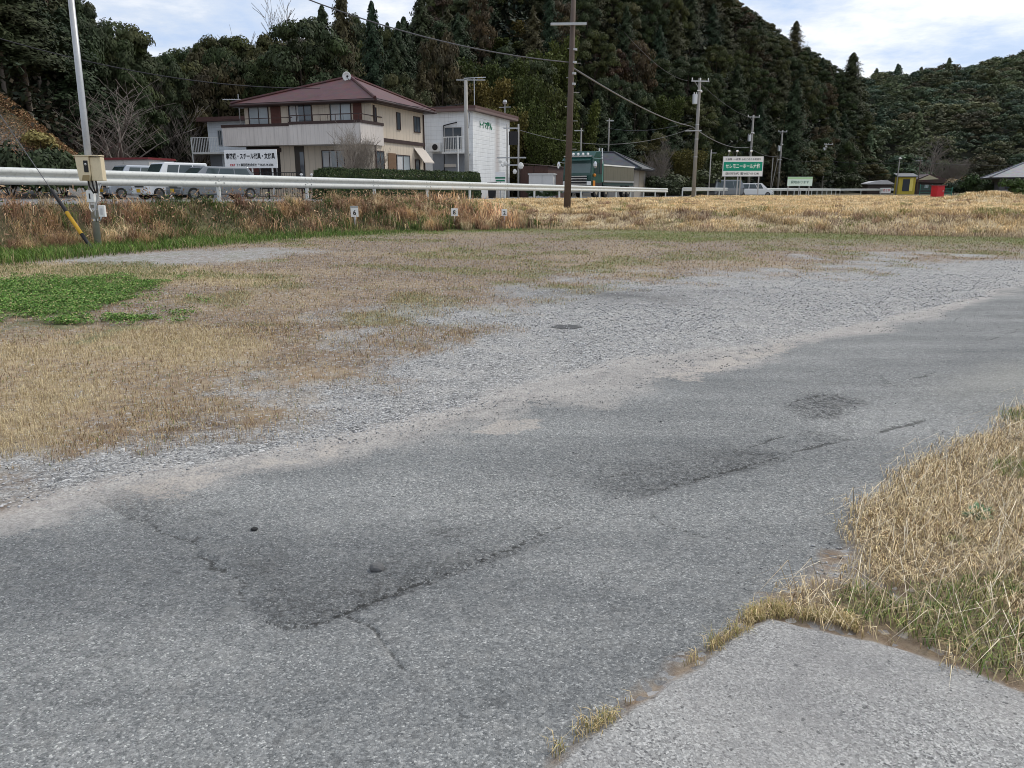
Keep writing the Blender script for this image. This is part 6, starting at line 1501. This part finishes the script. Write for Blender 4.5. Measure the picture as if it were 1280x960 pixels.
m = MB(); m.box(0, 12, 0, 8, -.3, 2.3); m.build('wall', flat('dark_plaster', (.12, .12, .125), .8), g2_); hip(g2_, -1.2, 13, -1.1, 9, 2.35, 1.9, 3, 9, 4, rooftile('pale_grey_tile', (.20, .21, .23)), .15, BLACK)  # walls in one even dark grey plaster
window(g2_, f5, 1258, 223, 1272, 236, 1, 0, GLASS, 2)
m = MB(); m.box(-1.0, 12, -1.6, -1.5, -.1, .85); m.build('garden_wall', CONC, g2_)
# red tank in the straw
rq = P(1171, 247, 62); rq.z = zat(rq.x, rq.y); rb = empty('red_box', rq, R(12), 'bright red metal locker standing in the straw field', 'box')
RED = flat('red_paint', (.42, .015, .025), .4, var=.08, dirt=.2); z_ = .18
m = MB(); m.box(-.36, .36, -.3, .3, z_, z_+.82); m.build('cabinet', RED, rb, bevel=.02); m = MB(); m.box(-.42, .42, -.36, .36, z_+.823, z_+.89); m.build('lid', flat('red_edge', (.17, .03, .035)), rb, bevel=.01)
m = MB(); m.box(-.3, .3, -.32, -.303, z_+.06, z_+.76); d_ = m.build('door', RED, rb, bevel=.005); m = MB(); m.box(.18, .22, -.35, -.321, z_+.35, z_+.5); m.build('handle', GALV, d_)
for sx in (-1, 1):
    for sy in (-1, 1): m = MB(); m.box(sx*.31-.03, sx*.31+.03, sy*.25-.03, sy*.25+.03, -.2, z_-.003); m.build('leg', GALV, rb)
# green net fence behind it
for (xa_, xb_, Yf, lab, y_t) in ((1150, 1165, 100, 'teal mesh fence panel on the far side of the red locker', 231), (1177, 1190, 90, 'green mesh fence panel beside the red locker', 235)):
    a_ = P(xa_, 240, Yf); a_.z = zat(a_.x, a_.y); L_ = (xb_-xa_)/990*Yf; ht = P(xa_, y_t, Yf).z-a_.z; o_ = empty('mesh_fence', a_, 0, lab, 'fence')
    TE = flat('teal_paint', (.05, .20, .16), .5, var=.1)
    m = MB(); [m.box(0, L_, -.01, .01, ht*k-.015, ht*k+.015) for k in (.15, .4, .65, .97)]; n_ = int(L_/.12); [m.box(i*L_/n_-.008, i*L_/n_+.008, .011, .02, .1, ht) for i in range(n_+1)]; m.build('mesh', TE, o_)
    for xx in (0, L_): m = MB(); m.tube([(xx, .05, -.2), (xx, .05, ht+.08)], .04, 8); m.build('post', TE, o_)

# ------------------------------------------------------------------ hedge, shrubs, garden trees
def hedge():
    a = P(398, 240, 38.5); b_ = P(594, 240, 46.5); a.z = float(road_z(38.5)); b_.z = float(road_z(46.5)); L_ = math.hypot(b_.x-a.x, b_.y-a.y); rz = math.atan2(b_.y-a.y, b_.x-a.x)
    r = np.random.default_rng(11); n = 52000; ht = 1.42; dp = .55
    face = r.random(n); u = r.random(n)*L_; V0 = np.zeros((n, 3)); Nn = np.zeros((n, 3))
    f0 = face < .42; f1b = (face >= .42) & (face < .72); f2b = (face >= .72) & (face < .82); f3 = face >= .82
    V0[:, 0] = u; V0[f0, 1] = -dp; V0[f0, 2] = r.random(f0.sum())*ht; Nn[f0, 1] = -1
    V0[f1b, 1] = r.uniform(-dp, dp, f1b.sum()); V0[f1b, 2] = ht; Nn[f1b, 2] = 1
    V0[f2b, 1] = dp; V0[f2b, 2] = r.random(f2b.sum())*ht; Nn[f2b, 1] = 1
    V0[f3, 0] = np.where(r.random(f3.sum()) < .5, 0, L_); V0[f3, 1] = r.uniform(-dp, dp, f3.sum()); V0[f3, 2] = r.random(f3.sum())*ht; Nn[f3, 0] = np.sign(V0[f3, 0]-L_/2)
    # round the shoulders and ends
    cx = np.clip(V0[:, 0], .35, L_-.35); cz = np.clip(V0[:, 2], 0, ht-.3); cy = np.clip(V0[:, 1], -dp+.3, dp-.3); c = np.stack([cx, cy, cz], 1); dd = V0-c; ln = np.linalg.norm(dd, axis=1, keepdims=True)+1e-6; V0 = c+dd/ln*np.minimum(ln, .34)
    V0 += Nn*(fbm(V0[:, 0]*1.6+9, V0[:, 2]*1.6+V0[:, 1], 1, 3, 400)-.5)[:, None]*.28+r.normal(0, .03, (n, 3))
    tone = pick(n, [(.034, .062, .02), (.05, .082, .024), (.028, .046, .02), (.07, .085, .028)], var=.4)
    V, F, cc = leaf_quads(V0, Nn, .045, r, tone)
    rt = empty('hedge', a, rz, 'long clipped dark green hedge between the guardrail and the houses', 'hedge')
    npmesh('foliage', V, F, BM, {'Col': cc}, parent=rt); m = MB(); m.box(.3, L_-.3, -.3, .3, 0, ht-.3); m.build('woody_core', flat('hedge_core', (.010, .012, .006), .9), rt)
hedge()
def shrub(x, yt, Y, rad, label, mat=None, seed=0, name='shrub', cols=None, n=2600, yb=None, squash=1.0, zf=None):
    X = (x-640)/990*Y; z = zat(X, Y); top = P(x, yt, Y).z; h = max(.5, top-z)
    V, F, c = crown_data('shrub', 600+seed, n, .07 if rad < 2 else .055)
    S = np.array([rad, rad, h]); cc = c*np.array(cols if cols is not None else (.04, .055, .022))
    rt = empty(name, (X, Y, z), random.uniform(0, 6), label, 'shrub'); npmesh('foliage', V*S, F, BM, {'Col': cc}, parent=rt)
    segs = [((0, 0, -.2), (rad*.4*math.cos(q), rad*.4*math.sin(q), h*.6), .04, .015) for q in (0, 1.5, 3, 4.4)]; V, F = tube_np(segs, 4); npmesh('stem', V, F, BARK, parent=rt)
SH = [(12, 172, 36.5, 2.0, 'dark shrub below the rusty spoil bank at the picture edge', (.03, .042, .02)), (50, 176, 36.8, 1.9, 'dark evergreen shrub at the foot of the rusty spoil bank', (.03, .045, .02)), (80, 174, 39, 1.6, 'leafy green shrub between the spoil bank and the storage shed', (.045, .07, .028)), (58, 162, 43, 1.3, 'yellowish dry shrub on the shoulder of the spoil bank', (.26, .22, .09)),
      (852, 205, 95, 4.5, 'low spreading shrub behind the verge beyond the guardrail end', (.04, .05, .02)), (826, 214, 88, 3.2, 'dark shrub next to the wall of the grey roofed house', (.03, .04, .018)), (905, 200, 110, 3.5, 'olive shrub behind the transformer pole', (.05, .06, .022)), (1000, 215, 175, 5, 'bush behind the small pale sign', (.04, .045, .02)), (1060, 212, 180, 6, 'wide bush at the foot of the big hill', (.035, .045, .02)),
      (1192, 220, 120, 3.4, 'dark rounded shrub right behind the green mesh fence', (.02, .034, .018)), (1206, 214, 128, 3.2, 'pale brown pampas clump among the garden trees', (.26, .19, .13)), (1228, 209, 108, 3.2, 'clipped garden pine with layered pads', (.035, .06, .02)), (1243, 224, 100, 2.2, 'low clipped garden bush before the tiled house', (.035, .05, .02)), (1268, 218, 90, 1.9, 'bright green garden bush in front of the tiled house', (.045, .075, .02)),
      (690, 228, 58, .8, 'small green bush at the truck\u2019s front wheel', (.04, .07, .03)), (668, 231, 55, .7, 'little bush before the white storage box', (.03, .05, .02)), (1098, 226, 190, 5, 'scrub bush behind the roadside stall', (.05, .045, .025)), (1215, 226, 118, 2.0, 'dark narrow shrub beside the pampas clump', (.018, .028, .016))]
for i, (x, yt, Y, rad, lab, cc) in enumerate(SH): shrub(x, yt, Y, rad, lab, seed=i, cols=cc)
# bare garden tree behind the hedge
X = (447-640)/990*43.5; put_tree('bare', X, 43.5, float(road_z(43.5)), 4.1, 1.75, 'small leafless garden tree between the hedge and the beige house', seed=3)
_bt = COL.objects[-1] if COL.objects[-1].name.startswith('branches') else None
if _bt:
    _bt.data = _bt.data.copy(); _bt.data.materials.clear(); _bt.data.materials.append(flat('pale_twig', (.30, .26, .22), .9, var=.2, dirt=.3))
# broad weed in the verge grass, green weed tufts
def weed(x, y, s, label, seed):
    r = random.Random(seed); X_, Y_ = G(x, y); rt = empty('weed', (X_, Y_, zat(X_, Y_)+.02), 0, label, 'weed'); m = MB()
    for i in range(26):
        a = r.uniform(0, 6.28); L_ = s*r.uniform(.6, 1.1); d = Vector((math.cos(a), math.sin(a), 0)); sd_ = Vector((-d.y, d.x, 0)); pts = []; el = r.uniform(.3, 1.2)
        for k, wv in ((0, .12), (.3, .5), (.6, .6), (.85, .3), (1, .04)):
            c_ = d*L_*k*math.cos(el*(1-k*.6))+Vector((0, 0, L_*k*math.sin(el)*(1-.45*k))); pts += [c_-sd_*wv*L_*.3, c_+sd_*wv*L_*.3]
        m.add(pts, [(q*2, q*2+1, q*2+3, q*2+2) for q in range(4)])
    m.build('leaves', flat('weed_leaf', (.035, .12, .03), .5, var=.35, scale=9, dirt=.2), rt, smooth=True)
weed(1221, 652, .085, 'bright green broadleaved weed in the dry verge grass', 1)
# loose stone and cover plate
def rock(x, y, s, label, c=(.13, .13, .13), seed=0):
    r = random.Random(seed); X_, Y_ = G(x, y); import bmesh
    bm = bmesh.new(); bmesh.ops.create_icosphere(bm, subdivisions=2, radius=s)
    for v in bm.verts: k = 1+.35*math.sin(v.co.x*60+seed)*math.cos(v.co.y*47)+r.uniform(-.1, .1); v.co = Vector((v.co.x*k*1.2, v.co.y*k, v.co.z*k*.65))
    me = bpy.data.meshes.new('stone'); bm.to_mesh(me); bm.free(); me.materials.append(flat('stone_%d' % seed, c, .9, var=.4, scale=30, bmp=.5)); o = bpy.data.objects.new('stone', me); COL.objects.link(o); o.location = (X_, Y_, zat(X_, Y_)+s*.4); tag(o, label, 'stone')
rock(472, 713, .021, 'loose dark stone lying on the worn asphalt seam', seed=2); rock(319, 663, .012, 'black pebble on the asphalt near the old patch', (.03, .03, .03), 3)
X_, Y_ = G(708, 408); rt = empty('drain_cover', (X_, Y_, zat(X_, Y_)-.004), R(10), 'dark sunken drain cover in the gravel', 'drain cover')
m = MB(); m.prism([(.16*math.cos(k*.393), .12*math.sin(k*.393)*(1+.2*math.sin(k*3))) for k in range(16)], 'z', 0, .008); m.build('plate', flat('wet_iron', (.06, .06, .058), .6, var=.4, scale=12), rt)

# bare lower trunks of the tall conifers in the near wood
for x, yt, Yq, lab in ((24, -60, 46, 'tall conifer with a long bare pale trunk above the rusty bank'), (52, -50, 49, 'tall conifer with a straight bare trunk between the rusty bank and the leaning pole'), (68, -30, 52, 'tall conifer with a thin bare trunk just before the leaning pole')):
    X = (x-640)/990*Yq; z = float(max(hill_z(np.array([X]), np.array([float(Yq)]))[0], zat(X, Yq))); hh = (236-yt)/990*Yq+1.4-z
    t_ = put_tree('cedar', X, Yq, z, hh, 1.9, lab, seed=x, trunk=hh*.62)
    t_.children[1].data = t_.children[1].data.copy(); t_.children[1].data.materials.clear(); t_.children[1].data.materials.append(BARKP)
